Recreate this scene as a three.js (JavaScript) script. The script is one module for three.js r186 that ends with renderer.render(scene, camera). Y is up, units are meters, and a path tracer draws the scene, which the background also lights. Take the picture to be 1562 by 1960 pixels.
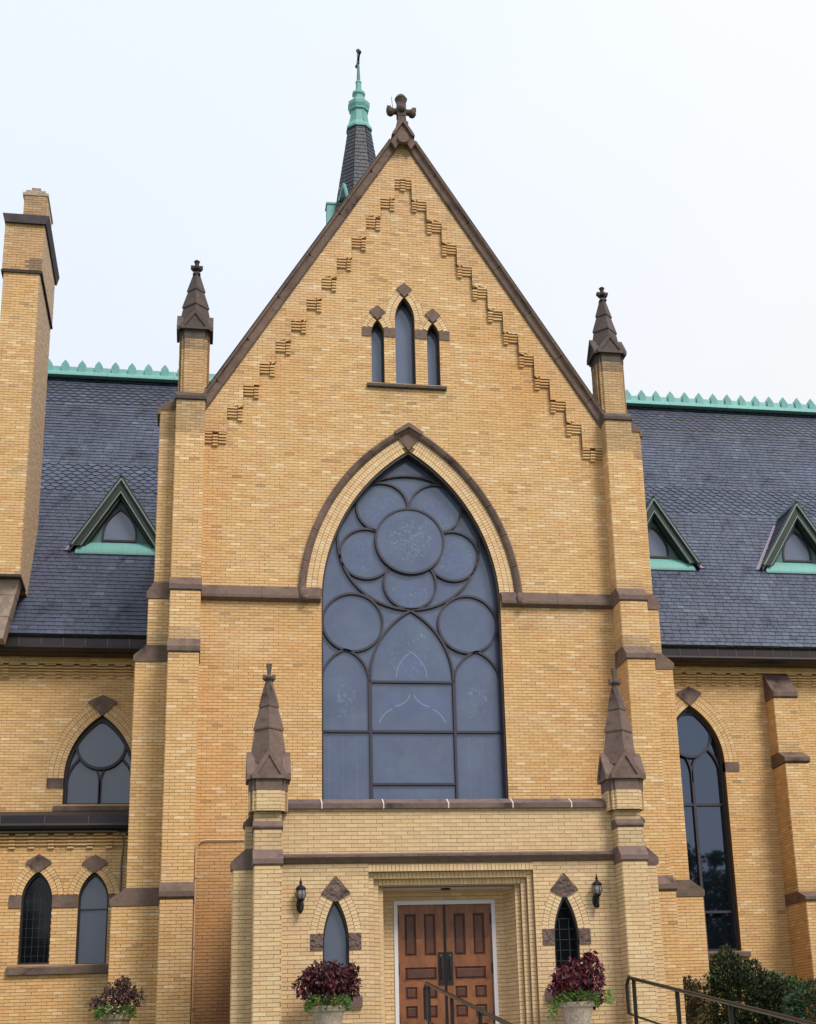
import * as THREE from 'three';
import { mergeGeometries } from 'three/addons/utils/BufferGeometryUtils.js';

// ------------------------------------------------------------------ camera, sky, sun, exposure
const scene = new THREE.Scene();
const camera = new THREE.PerspectiveCamera(39.13, 1562 / 1960, 0.1, 900);
camera.position.set(-4.65, 1.65, 30.6);
camera.rotation.set(0.315674, -0.200865, -0.038469, 'YXZ');
camera.setViewOffset(1562, 1960, -138.3, -147.6, 1562, 1960);
scene.add(camera);

const renderer = new THREE.WebGLRenderer({ antialias: true });
renderer.setSize(816, 1024);
renderer.toneMapping = THREE.LinearToneMapping;
renderer.toneMappingExposure = 2.1;
renderer.shadowMap.enabled = true;
renderer.shadowMap.type = THREE.PCFSoftShadowMap;

let seed = 20240611;
const rnd = () => { seed = (seed * 1664525 + 1013904223) >>> 0; return seed / 4294967296; };
const rr = (a, b) => a + (b - a) * rnd();
const hash = (x, y) => { let h = Math.imul(x | 0, 374761393) ^ Math.imul(y | 0, 668265263); h = Math.imul(h ^ (h >>> 13), 1274126177); return ((h ^ (h >>> 16)) >>> 0) / 4294967296; };
const vnoise = (x, y) => {
  const i = Math.floor(x), j = Math.floor(y), f = x - i, g = y - j, s = f * f * (3 - 2 * f), t = g * g * (3 - 2 * g);
  return (hash(i, j) * (1 - s) + hash(i + 1, j) * s) * (1 - t) + (hash(i, j + 1) * (1 - s) + hash(i + 1, j + 1) * s) * t;
};
const fbm = (x, y, o = 4) => { let a = 0.5, v = 0, n = 0; for (let k = 0; k < o; k++) { v += a * vnoise(x, y); n += a; a *= 0.5; x = x * 2.03 + 17.1; y = y * 2.03 + 5.7; } return v / n; };
// noise that repeats every p cells, for textures that tile
const tnoise = (x, y, p) => {
  const i = Math.floor(x), j = Math.floor(y), f = x - i, g = y - j, s = f * f * (3 - 2 * f), t = g * g * (3 - 2 * g), w = (a) => ((a % p) + p) % p;
  return (hash(w(i), w(j)) * (1 - s) + hash(w(i + 1), w(j)) * s) * (1 - t) + (hash(w(i), w(j + 1)) * (1 - s) + hash(w(i + 1), w(j + 1)) * s) * t;
};
const tfbm = (x, y, p, o) => { let a = 0.5, v = 0, n = 0; for (let k = 0; k < o; k++) { v += a * tnoise(x, y, p); n += a; a *= 0.55; x *= 2; y *= 2; p *= 2; } return v / n; };

{ // overcast sky
  const W = 256, H = 128, d = new Float32Array(W * H * 4);
  for (let y = 0; y < H; y++) for (let x = 0; x < W; x++) {
    const el = ((y + 0.5) / H - 0.5) * Math.PI, az = ((x + 0.5) / W) * Math.PI * 2;
    const s = Math.sin(el), c = tfbm((az / (Math.PI * 2)) * 8, el * 4 + 20, 8, 4) - 0.5;
    const k = el > 0 ? 0.424 * (1 + 0.14 * s + 0.1 * s * s + 0.06 * c) : 0.16;
    const blue = el > 0 ? 0.5 + 0.42 * Math.cos(4 * az - 5.8) + c * 0.8 : 0.2;
    const o = (y * W + x) * 4;
    d[o] = k * (0.985 - 0.145 * blue); d[o + 1] = k * (1.0 - 0.07 * blue); d[o + 2] = k * (1.03 + 0.04 * blue); d[o + 3] = 1;
  }
  const t = new THREE.DataTexture(d, W, H, THREE.RGBAFormat, THREE.FloatType);
  t.mapping = THREE.EquirectangularReflectionMapping; t.magFilter = THREE.LinearFilter; t.minFilter = THREE.LinearFilter; t.wrapS = THREE.RepeatWrapping; t.needsUpdate = true;
  scene.background = t; scene.environment = t;
}
const sun = new THREE.DirectionalLight(0xfff4e6, 1.5);
sun.position.set(16.7, 45, 29); sun.target.position.set(0, 8, 0);
sun.castShadow = true; sun.shadow.radius = 36; sun.shadow.mapSize.set(2048, 2048);
Object.assign(sun.shadow.camera, { left: -30, right: 30, top: 30, bottom: -30, near: 1, far: 140 });
scene.add(sun); scene.add(sun.target);

// ------------------------------------------------------------------ materials
const lin = (r, g, b) => { const c = new THREE.Color().setRGB(r / 255, g / 255, b / 255, THREE.SRGBColorSpace); return [c.r, c.g, c.b]; };
function noiseTex(size, f) {
  const d = new Uint8Array(size * size * 4);
  for (let y = 0; y < size; y++) for (let x = 0; x < size; x++) { const v = f(x / size, y / size), o = (y * size + x) * 4; for (let c = 0; c < 3; c++) d[o + c] = Math.max(0, Math.min(255, (Array.isArray(v) ? v[c] : v) * 255)); d[o + 3] = 255; }
  const t = new THREE.DataTexture(d, size, size); t.wrapS = t.wrapT = THREE.RepeatWrapping; t.magFilter = THREE.LinearFilter; t.minFilter = THREE.LinearMipmapLinearFilter; t.generateMipmaps = true; t.needsUpdate = true;
  return t;
}
const rep = (t, r) => { const c = t.clone(); c.repeat.set(r, r); c.needsUpdate = true; return c; };
const grain = noiseTex(512, (x, y) => 0.90 + 0.2 * (0.55 * tfbm(x * 48, y * 48, 48, 3) + 0.45 * tfbm(x * 6, y * 6, 6, 4)) - 0.03);
const blotch = noiseTex(512, (x, y) => { const a = tfbm(x * 4, y * 4, 4, 6), b = tfbm(x * 40 + 3, y * 40, 40, 3), c = tfbm(x * 14, y * 14, 14, 4), s = Math.max(0, a - 0.5) * 2.4 + Math.max(0, c - 0.6) * 1.6, l = Math.max(0, 0.42 - c) * 1.3, v = 0.72 + 0.26 * b - s * 0.62 + l; return [v, v - s * 0.02 + l * 0.05, v + s * 0.04]; });
const streak = noiseTex(512, (x, y) => { const a = tfbm(x * 26, y * 3, 26, 4), b = tfbm(x * 8 + 9, y * 8, 8, 5), d = Math.max(0, a - 0.55) * 1.5 + Math.max(0, b - 0.58) * 1.2, v = 0.72 + 0.5 * (0.5 * a + 0.5 * b); return [v - d * 0.55, v - d * 0.45, v - d * 0.42]; });
const bumpN = noiseTex(512, (x, y) => tfbm(x * 40, y * 40, 40, 4));
const woodT = noiseTex(512, (x, y) => { const g = tfbm(x * 60, y * 3, 60, 4), b = tfbm(x * 6, y * 3, 6, 4); return 0.5 + 0.42 * g + 0.75 * (b - 0.45); });
const M = {};
const std = (k, o) => (M[k] = new THREE.MeshStandardMaterial({ name: k, vertexColors: true, ...o }));
std('brick', { roughness: 0.86, map: rep(grain, 0.7), bumpMap: rep(bumpN, 1.6), bumpScale: 0.004 });
std('mortar', { roughness: 0.95, map: rep(grain, 0.9) });
std('stone', { roughness: 0.82, map: rep(blotch, 0.45), bumpMap: rep(bumpN, 1.1), bumpScale: 0.003 });
std('rough_stone', { roughness: 0.9, map: rep(blotch, 0.8), bumpMap: rep(bumpN, 0.5), bumpScale: 0.06 });
std('slate', { roughness: 0.5, map: rep(blotch, 0.55), bumpMap: rep(bumpN, 1.4), bumpScale: 0.004 });
std('copper', { roughness: 0.62, metalness: 0.0, map: rep(streak, 0.8) });
std('gutter', { roughness: 0.38, metalness: 0.25, map: rep(streak, 0.9) });
std('paint', { roughness: 0.45 });
std('metal', { roughness: 0.36, metalness: 0.35 });
std('wood', { roughness: 0.42, map: rep(woodT, 1.3) });
std('leaf', { roughness: 0.62, side: THREE.DoubleSide });
std('clay', { roughness: 0.88, map: rep(blotch, 1.6), bumpMap: rep(bumpN, 2), bumpScale: 0.01 });
std('ground', { roughness: 0.95, map: rep(grain, 0.25) });
std('lead', { roughness: 0.5, metalness: 0.15 });
const glass = (k, c, o = {}) => (M[k] = new THREE.MeshPhysicalMaterial({ name: k, color: new THREE.Color().setRGB(...c), roughness: 0.06, metalness: 0, ior: 1.85, specularIntensity: 1, ...o }));
glass('pane_grey', [0.055, 0.068, 0.108], { roughness: 0.16 });
glass('pane_mirror', [0.005, 0.007, 0.012], { roughness: 0.02, ior: 2.2, specularColor: new THREE.Color().setRGB(0.66, 0.78, 1) });
glass('pane_dark', [0.004, 0.006, 0.008], { roughness: 0.05, ior: 1.42 });
glass('pane_blue', [0.11, 0.135, 0.215], { roughness: 0.12, ior: 1.8 });
glass('lamp_glass', [0.35, 0.36, 0.4], { roughness: 0.05, ior: 1.5, transmission: 0.5, thickness: 0 });

// colours (linear)
const C = {
  mortar: lin(128, 98, 66), mortarP: lin(146, 120, 90), stone: lin(116, 95, 85), stoneP: lin(112, 93, 88), stoneDark: lin(86, 73, 67), stoneTop: lin(120, 104, 98),
  frame: lin(56, 52, 64), slateBase: lin(74, 74, 88), copper: lin(110, 168, 164), copperDark: lin(60, 92, 86), gutter: lin(40, 32, 38), white: lin(205, 205, 212), black: lin(24, 23, 28),
  wood: lin(140, 86, 50), woodDark: lin(92, 54, 40),
};
const vary = (c, a = 0.08) => { const k = 1 + rr(-a, a); return [c[0] * k * (1 + rr(-a, a) * 0.25), c[1] * k, c[2] * k * (1 + rr(-a, a) * 0.3)]; };

// ------------------------------------------------------------------ geometry helpers
const T = 2.0;                                   // height of the church terrace
const ORG = new THREE.Vector3(0, T, 0);          // base point of the church
const UP = [0, 1, 0];
class Bag {
  constructor() { this.p = []; this.c = []; }
  tri(a, b, c, k) { this.p.push(...a, ...b, ...c); for (let i = 0; i < 3; i++) this.c.push(...k); }
  quad(a, b, c, d, k) { this.tri(a, b, c, k); this.tri(a, c, d, k); }
  // pts: polygon in (u,v); to(u,v,w) -> xyz
  prism(pts, to, w0, w1, k, { holes = [], back = true, front = true } = {}) {
    const c = pts.map((q) => new THREE.Vector2(q[0], q[1])), hs = holes.map((h) => h.map((q) => new THREE.Vector2(q[0], q[1])));
    if (THREE.ShapeUtils.isClockWise(c)) c.reverse();
    hs.forEach((h) => { if (!THREE.ShapeUtils.isClockWise(h)) h.reverse(); });
    const all = [...c, ...hs.flat()];
    for (const [i, j, l] of THREE.ShapeUtils.triangulateShape(c, hs)) {
      if (front) this.tri(to(all[i].x, all[i].y, w1), to(all[j].x, all[j].y, w1), to(all[l].x, all[l].y, w1), k);
      if (back) this.tri(to(all[i].x, all[i].y, w0), to(all[l].x, all[l].y, w0), to(all[j].x, all[j].y, w0), k);
    }
    for (const ring of [c, ...hs]) for (let i = 0; i < ring.length; i++) {
      const a = ring[i], b = ring[(i + 1) % ring.length];
      this.quad(to(a.x, a.y, w0), to(b.x, b.y, w0), to(b.x, b.y, w1), to(a.x, a.y, w1), k);
    }
    return this;
  }
  box(x0, x1, y0, y1, z0, z1, k) { return this.prism([[x0, y0], [x1, y0], [x1, y1], [x0, y1]], Z, z0, z1, k); }
  // frustum between two horizontal polygons
  loft(lower, upper, k, caps = true) {
    const n = lower.length;
    for (let i = 0; i < n; i++) { const j = (i + 1) % n; this.quad(lower[i], lower[j], upper[j], upper[i], k); }
    if (caps) for (let i = 1; i < n - 1; i++) { this.tri(upper[0], upper[i], upper[i + 1], k); this.tri(lower[0], lower[i + 1], lower[i], k); }
    return this;
  }
  add(g, k) { // append any geometry
    g = g.index ? g.toNonIndexed() : g; const a = g.attributes.position.array;
    for (let i = 0; i < a.length; i++) this.p.push(a[i]);
    for (let i = 0; i < a.length / 3; i++) this.c.push(...k);
    return this;
  }
  geo(org = ORG, smooth = false) {
    const g = new THREE.BufferGeometry(), p = new Float32Array(this.p.length), n = p.length / 3, uv = new Float32Array(n * 2);
    for (let i = 0; i < n; i++) { p[i * 3] = this.p[i * 3] - org.x; p[i * 3 + 1] = this.p[i * 3 + 1] - org.y; p[i * 3 + 2] = this.p[i * 3 + 2] - org.z; }
    g.setAttribute('position', new THREE.BufferAttribute(p, 3)); g.setAttribute('color', new THREE.BufferAttribute(new Float32Array(this.c), 3));
    g.computeVertexNormals();
    const N = g.attributes.normal.array;
    for (let i = 0; i < n; i++) {
      const ax = Math.abs(N[i * 3]), ay = Math.abs(N[i * 3 + 1]), az = Math.abs(N[i * 3 + 2]), x = this.p[i * 3], y = this.p[i * 3 + 1], z = this.p[i * 3 + 2];
      const o = (ay > ax && ay > az) ? [x, z + 0.37] : ax > az ? [z + 0.61, y] : [x, y];
      uv[i * 2] = o[0]; uv[i * 2 + 1] = o[1];
    }
    g.setAttribute('uv', new THREE.BufferAttribute(uv, 2));
    return g;
  }
  build(name, m, parent, org = ORG, stuff) {
    const o = new THREE.Mesh(this.geo(org), m); named(o, name); o.castShadow = o.receiveShadow = true;
    if (stuff) o.userData.kind = 'stuff';
    parent.add(o); return o;
  }
}
const Z = (u, v, w) => [u, v, w];                // polygon in x,y extruded along z
const Xp = (u, v, w) => [w, v, u];               // polygon in z,y extruded along x
const Yp = (u, v, w) => [u, w, v];               // polygon in x,z extruded along y
const names = new Map();
function named(o, n) { const k = names.get(n) ?? 0; names.set(n, k + 1); o.name = k ? n + '_' + String(k).padStart(3, '0') : n; return o; }
function thing(name, label, category, pos, group) {
  const o = named(new THREE.Group(), name); o.position.set(...pos); o.userData = { label, category }; if (group) o.userData.group = group; scene.add(o); return o;
}
const part = (name, parent) => { const o = named(new THREE.Group(), name); parent.add(o); return o; };
const solid = (name, m, parent, f, org) => { const b = new Bag(); f(b); return b.build(name, m, parent, org); };
const shadow = (o) => { o.castShadow = o.receiveShadow = true; return o; };
function tubeBag(b, pts, r, k, seg = 8, tens = 0.0) {
  const c = new THREE.CatmullRomCurve3(pts.map((p) => new THREE.Vector3(...p)), false, 'catmullrom', tens);
  b.add(new THREE.TubeGeometry(c, Math.max(8, pts.length * 6), r, seg, false), k);
}
const at = (g, x, y, z) => { g.translate(x, y, z); return g; };

// pieces that are parts of their own up to a limit, then joined into one mesh
const pools = {};
function piece(pool, name, m, limit, parent, f) {
  const P = (pools[pool] ??= { n: 0, bag: new Bag(), m, name });
  if (P.n < limit) { P.n++; const b = new Bag(); f(b); b.build(name, m, parent); } else f(P.bag);
}

// ------------------------------------------------------------------ brickwork
const CO = 0.0677, LEN = 0.2127, J = 0.0095;
const palMain = [[lin(215, 179, 129), 7], [lin(211, 173, 122), 7], [lin(218, 185, 137), 4], [lin(209, 168, 117), 3], [lin(214, 175, 134), 3], [lin(227, 201, 160), 1.8], [lin(206, 161, 111), 1.2], [lin(216, 177, 125), 5]];
const palPorch = [[lin(209, 182, 140), 5], [lin(204, 176, 136), 5], [lin(213, 188, 149), 4], [lin(206, 174, 136), 3], [lin(211, 183, 142), 3], [lin(206, 176, 142), 2]];
const pick = (pal) => { let s = 0; for (const p of pal) s += p[1]; s *= rnd(); for (const p of pal) { s -= p[1]; if (s <= 0) return p[0]; } return pal[0][0]; };
const ORANGE = lin(208, 156, 98), SOOT = lin(120, 104, 88), PINK = lin(208, 172, 138), PALE = lin(230, 206, 170);
const mix = (a, b, t) => [a[0] + (b[0] - a[0]) * t, a[1] + (b[1] - a[1]) * t, a[2] + (b[2] - a[2]) * t];
function toneMain(x, y, z, extra) {
  let c = pick(palMain);
  const big = fbm(x * 0.32 + z * 0.21 + 7, y * 0.3 + z * 0.11, 4), mid = fbm(x * 0.55 + 31 + z, y * 1.9, 3);
  c = mix(c, ORANGE, Math.max(0, big - 0.5) * 1.6);
  c = mix(c, PALE, Math.max(0, mid - 0.6) * 1.2);
  c = mix(c, ORANGE, 0.2 * Math.max(0, Math.min(1, (11.5 - y) / 7)));
  if (y > 20 && rnd() < 0.1) c = mix(c, SOOT, rr(0.1, 0.35));
  if (y > 19.5) c = mix(c, PINK, Math.min(0.35, (y - 19.5) * 0.1) * (0.6 + 0.8 * rnd()));
  if (rnd() < 0.025) c = mix(c, ORANGE, rr(0.2, 0.55));
  if (rnd() < 0.02) c = mix(c, SOOT, rr(0.2, 0.5));
  if (extra) c = extra(c, x, y, z);
  const k = 1 + rr(-0.045, 0.045); return [c[0] * k, c[1] * k, c[2] * k];
}
const tonePorch = (x, y, z, extra) => {
  let c = pick(palPorch); const big = fbm(x * 0.5 + 3, y * 0.5 + z * 0.3, 3);
  c = mix(c, PINK, Math.max(0, big - 0.5) * 0.9); if (extra) c = extra(c, x, y, z);
  const k = 1 + rr(-0.04, 0.04); return [c[0] * k, c[1] * k, c[2] * k];
};
const sooty = (f) => (c, x, y, z) => mix(c, SOOT, Math.max(0, Math.min(0.85, f(x, y, z) * (0.35 + 1.3 * fbm(x * 6, y * 3 + z * 4, 3)))));
const cuts = (polys, v) => {
  const xs = [];
  for (const p of polys) for (let i = 0; i < p.length; i++) { const a = p[i], b = p[(i + 1) % p.length]; if ((a[1] > v) !== (b[1] > v)) xs.push(a[0] + ((v - a[1]) / (b[1] - a[1])) * (b[0] - a[0])); }
  return xs.sort((a, b) => a - b);
};
const brickBag = new Bag();
let brickSingles = 0; const brickShapes = [];
// polys: outline and holes in (u, v) with v = world height; o: point at u = 0, height 0
function bricks(polys, o, u, n, { tone = toneMain, extra, u0 = 0, co = CO, len = LEN, joint = J, proud = 0.009, single = null, half = false } = {}) {
  let lo = Infinity, hi = -Infinity; for (const q of polys[0]) { lo = Math.min(lo, q[1]); hi = Math.max(hi, q[1]); }
  const P = (a, v, w) => [o[0] + u[0] * a + n[0] * w, v, o[2] + u[2] * a + n[2] * w];
  for (let i = Math.floor(lo / co); i * co < hi; i++) {
    const vb = Math.max(lo + 0.002, i * co + joint / 2), vt = Math.min(hi - 0.002, (i + 1) * co - joint / 2); if (vt - vb < 0.02) continue;
    let A = cuts(polys, vb), B = cuts(polys, vt); const Mi = cuts(polys, (vb + vt) / 2);
    if (A.length !== Mi.length) A = Mi; if (B.length !== Mi.length) B = Mi;
    for (let k = 0; k + 1 < Mi.length; k += 2) {
      const hj = joint * 0.3, al = A[k] + hj, ar = A[k + 1] - hj, bl = B[k] + hj, br = B[k + 1] - hj, l = Math.min(al, bl), r = Math.max(ar, br);
      const off = u0 + (half ? 0 : (i & 1 ? len / 2 : 0));
      for (let j = Math.floor((l - off) / len); off + j * len < r; j++) {
        const e = rr(-0.0025, 0.0025), c0 = off + j * len + hj + e, c1 = off + (j + 1) * len - hj + e;
        let x0 = Math.max(c0, al), x1 = Math.min(c1, ar), t0 = Math.max(c0, bl), t1 = Math.min(c1, br);
        if (x1 - x0 < 0.012 && t1 - t0 < 0.012) continue;
        if (x1 < x0) x0 = x1 = Math.max(Math.min((x0 + x1) / 2, t1), t0); if (t1 < t0) t0 = t1 = Math.max(Math.min((t0 + t1) / 2, x1), x0);
        const w = proud + rr(-0.0015, 0.0025), cu = (x0 + x1) / 2, cv = (vb + vt) / 2, cp = P(cu, cv, 0), k2 = tone(cp[0], cp[1], cp[2], extra);
        const full = x0 === c0 && t0 === c0 && x1 === c1 && t1 === c1 && vt - vb > co - joint - 1e-6;
        if (single && full && brickSingles < 300) {
          const id = brickSingles++ % 14;
          if (!brickShapes[id]) { const b = new Bag(), hl = len / 2 - joint * 0.3, hh = (co - joint) / 2; b.prism([[-hl, -hh], [hl, -hh], [hl, hh], [-hl, hh]], Z, -0.02, w, k2); brickShapes[id] = b.geo(new THREE.Vector3()); }
          const m = shadow(named(new THREE.Mesh(brickShapes[id], M.brick), 'brick')); m.position.set(cp[0] - ORG.x, cp[1] - ORG.y, cp[2] - ORG.z); single.add(m); continue;
        }
        const a = P(x0, vb, w), b = P(x1, vb, w), c = P(t1, vt, w), d = P(t0, vt, w), a2 = P(x0, vb, -0.004), b2 = P(x1, vb, -0.004), c2 = P(t1, vt, -0.004), d2 = P(t0, vt, -0.004);
        brickBag.quad(a, b, c, d, k2); brickBag.quad(a2, b2, b, a, k2); brickBag.quad(b2, c2, c, b, k2); brickBag.quad(c2, d2, d, c, k2); brickBag.quad(d2, a2, a, d, k2);
      }
    }
  }
}
const rect = (x0, x1, y0, y1) => [[x0, y0], [x1, y0], [x1, y1], [x0, y1]];
const FZ = [0, 0, 1], FX = [1, 0, 0];
const faceZ = (polys, z, opt) => bricks(polys, [0, 0, z], FX, FZ, opt);
const faceX = (z0, z1, y0, y1, x, dir, opt) => bricks([rect(z0, z1, y0, y1)], [x, 0, 0], FZ, [dir, 0, 0], opt);

// pointed arches
const arch = (hw, rise, d = 0) => { const r = (rise * rise + hw * hw) / (2 * hw); return { r: r + d, c: r - hw, hw: hw + d, rise: Math.sqrt((r + d) ** 2 - (r - hw) ** 2) }; };
function archLine(cx, ys, hw, rise, d = 0, n = 18) { // right spring -> apex -> left spring
  const A = arch(hw, rise, d), am = Math.acos(A.c / A.r), out = [];
  for (let i = 0; i <= n; i++) { const t = (am * i) / n; out.push([cx - A.c + A.r * Math.cos(t), ys + A.r * Math.sin(t)]); }
  for (let i = n - 1; i >= 0; i--) { const t = (am * i) / n; out.push([cx + A.c - A.r * Math.cos(t), ys + A.r * Math.sin(t)]); }
  return out;
}
const opening = (cx, y0, ys, hw, rise, d = 0, n = 18) => [[cx - hw - d, y0], [cx + hw + d, y0], ...archLine(cx, ys, hw, rise, d, n)];
// outline of an opening together with the brick ring round its head, which starts at height yStart
function archHole(cx, y0, ys, hw, rise, d, yStart, n = 18) {
  const A = arch(hw, rise, d), x = -A.c + Math.sqrt(A.r * A.r - (yStart - ys) ** 2), l = archLine(cx, ys, hw, rise, d, n).filter((q) => q[1] > yStart + 0.002);
  return [[cx - hw, y0], [cx + hw, y0], [cx + hw, yStart], [cx + x, yStart], ...l, [cx - x, yStart], [cx - hw, yStart]];
}
// rings of radial bricks round an arch
function voussoirs(cx, ys, hw, rise, z, rings, parent, { cut = 0.03, tone = toneMain, pale = 0.35, wid = 0.12, yStart = ys } = {}) {
  for (let q = 0; q < rings; q++) {
    const A = arch(hw, rise, q * wid), t0 = Math.asin((yStart - ys) / A.r), am = Math.acos(A.c / A.r) - cut / A.r, nn = Math.max(3, Math.round(((A.r + wid / 2) * (am - t0)) / 0.0677));
    for (const s of [-1, 1]) for (let i = 0; i < nn; i++) {
      const g = 0.0042 / A.r, a0 = t0 + ((am - t0) * i) / nn + g, a1 = t0 + ((am - t0) * (i + 1)) / nn - g, ri = A.r + 0.005, ro = A.r + wid - 0.005;
      const p = (r, a) => [cx - s * A.c + s * r * Math.cos(a), ys + r * Math.sin(a)], w = z + 0.010 + rr(0, 0.003), k = mix(tone(cx, ys + i * 0.07, z), PALE, pale * rr(0.4, 1.3));
      piece('arch', 'voussoir', M.brick, 300, parent, (b) => b.prism([p(ri, a0), p(ro, a0), p(ro, a1), p(ri, a1)], Z, z - 0.02, w, k, { back: false }));
    }
  }
}

// ================================================================== ground
{
  const g = new Bag(), k = lin(92, 104, 62);
  const prof = [[-300, T - 0.02], [4.9, T - 0.02], [20.9, 0], [600, 0]];
  for (let i = 0; i < 3; i++) g.quad([-500, prof[i][1], prof[i][0]], [-500, prof[i + 1][1], prof[i + 1][0]], [500, prof[i + 1][1], prof[i + 1][0]], [500, prof[i][1], prof[i][0]], k);
  const o = g.build('ground', M.ground, scene, new THREE.Vector3()); o.userData.kind = 'structure';
  const p = new Bag(), kc = lin(176, 168, 154);
  p.quad([-3.0, T, 3.0], [-3.0, T, 5.2], [3.2, T, 5.2], [3.2, T, 3.0], kc); p.quad([-0.9, T + 0.004, 5.2], [-0.9, 0.03, 20.9], [3.1, 0.03, 20.9], [3.1, T + 0.004, 5.2], kc); p.quad([-3, 0.03, 20.9], [-3, 0.03, 24.5], [5, 0.03, 24.5], [5, 0.03, 20.9], kc);
  const w = p.build('path', M.ground, scene, new THREE.Vector3()); w.userData.kind = 'structure';
  const rd = new Bag(); rd.quad([-300, 0.012, 24.5], [-300, 0.012, 40], [300, 0.012, 40], [300, 0.012, 24.5], lin(76, 76, 78));
  const r = rd.build('road', M.ground, scene, new THREE.Vector3()); r.userData.kind = 'structure';
}

// ================================================================== the church
const church = thing('church_building', 'yellow brick gothic church front with brownstone trim, slate roof and steep cross-topped gable', 'church', [0, T, 0]);
const SL = 1.635, NRM = 1 / Math.hypot(1, SL);     // gable slope
const APEX = 23.57;
const onGable = (x) => APEX - SL * Math.abs(x);

// ---------------- transept front wall
const wall = part('front_wall', church);
const bigW = { cx: 0, ys: 11.46, hw: 2.03, rise: 3.74 };
const stepY = (j) => 22.5 - 0.5845 * j;             // lower edge of the thick border, level j
const stepX = (k) => 0.21 + 0.361 * k;
const steps = []; // stepped line from left bottom to right bottom
{
  const L = [[-4.68, 15.42]];
  L.push([-stepX(11), 15.42]);
  for (let k = 11; k >= 1; k--) { L.push([-stepX(k), stepY(k)]); L.push([-stepX(k - 1), stepY(k)]); }
  L.push([-stepX(0), stepY(0)]);
  steps.push(...L, ...L.slice().reverse().map(([x, y]) => [-x, y]));
}
const triW = [{ cx: -0.02, y0: 16.9, ys: 18.62, hw: 0.235, rise: 0.62 }, { cx: -0.68, y0: 16.9, ys: 18.22, hw: 0.15, rise: 0.36 }, { cx: 0.66, y0: 16.9, ys: 18.22, hw: 0.15, rise: 0.36 }];
{
  const field = [[-4.68, T], [4.68, T], ...steps.slice().reverse()];
  const inner = opening(0, 6.1, bigW.ys, bigW.hw, bigW.rise), hole = archHole(0, 6.1, bigW.ys, bigW.hw, bigW.rise, 0.51, 11.6);
  const tri = triW.map((w) => opening(w.cx, w.y0, w.ys, w.hw, w.rise, 0, 10)), triHole = triW.map((w) => archHole(w.cx, w.y0, w.ys, w.hw, w.rise, 0.24, Math.max(18.37, w.ys), 10));
  solid('wall_body', M.mortar, wall, (b) => b.prism([[-5.3, T], [5.3, T], [5.3, onGable(5.3)], [0, APEX], [-5.3, onGable(5.3)]], Z, -0.6, -0.002, C.mortar, { holes: [inner, ...tri] }));
  const gableSootShade = (c, x, y, z) => { const d = (onGable(x) - y) * NRM; let r = d < 0.5 ? mix(c, PINK, (0.5 - d) * 1.2 * rnd()) : c; if (d < 0.9 && rnd() < 0.05) r = mix(r, SOOT, rr(0.1, 0.45)); const w = Math.abs(x) > 3.9 ? (Math.abs(x) - 3.9) * 0.5 : 0; const lo = Math.max(0, Math.min(1, (10 - y) / 4)) * Math.max(0, Math.min(1, (Math.abs(x) - 2.4) / 1.6));
    r = mix(r, ORANGE, Math.min(0.7, (w * 1.2 + lo * 0.75) * Math.max(0, fbm(x * 1.5, y * 0.9, 3) - 0.25) * 1.5)); r = mix(r, lin(150, 114, 82), 0.75 * Math.max(0, Math.min(1, (6.8 - y) / 2.6)) * (0.5 + fbm(x * 2, y, 3)));  // brown mix low down paints the recess shade into the bricks
    if (y < 11.4 && y > 10.7 && Math.abs(x) > 2.1) r = mix(r, SOOT, (y - 10.7) * 0.5 * fbm(x * 5, y, 3));
    if (y < 16.8 && y > 15.7 && Math.abs(x) < 1) r = mix(r, SOOT, (y - 15.7) * 0.45 * Math.max(0, fbm(x * 7, y * 0.7, 3) - 0.2)); return r; };
  faceZ([field, hole, ...triHole], 0, { extra: gableSootShade });
  // raised border under the coping
  const border = [[-4.68, onGable(4.68)], ...steps, [4.68, onGable(4.68)], [0, APEX]];
  solid('gable_border', M.mortar, wall, (b) => b.prism(border, Z, -0.01, 0.092, C.mortar));
  faceZ([border], 0.094, { extra: gableSootShade });
  // corbels of the stepped border
  const corbel = (x0, x1, yTop, s) => { // s: side on which the drop hangs lower (-1 left, 1 right, 0 middle)
    const w = x1 - x0, cells = s === 0 ? [[x0, x0 + w * 0.36, 0], [x0 + w * 0.37, x0 + w * 0.63, 1], [x0 + w * 0.64, x1, 0]] : s > 0 ? [[x0, x0 + w * 0.66, 0], [x0 + w * 0.67, x1, 1]] : [[x0, x0 + w * 0.33, 1], [x0 + w * 0.34, x1, 0]];
    for (const [a, b2, low] of cells) for (let i = 0; i < 4; i++) {
      const y1 = yTop - (i + low) * CO + (low ? 0 : 0), z1 = 0.104 - i * 0.016 + (low ? 0.008 : 0), k = toneMain((a + b2) / 2, y1, 0, gableSootShade);
      piece('corbel', 'corbel_brick', M.brick, 300, wall, (b) => b.box(a + 0.003, b2 - 0.003, y1 - CO + 0.031, y1 - 0.002, -0.005, z1, k));
    }
  };
  corbel(-0.25, 0.25, stepY(0), 0);
  for (let k = 1; k <= 11; k++) { corbel(-stepX(k), -stepX(k - 1) - 0.004, stepY(k), 1); corbel(stepX(k - 1) + 0.004, stepX(k), stepY(k), -1); }
  corbel(-4.68, -stepX(11) - 0.004, 15.42, 0); corbel(stepX(11) + 0.004, 4.68, 15.42, 0);
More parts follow.
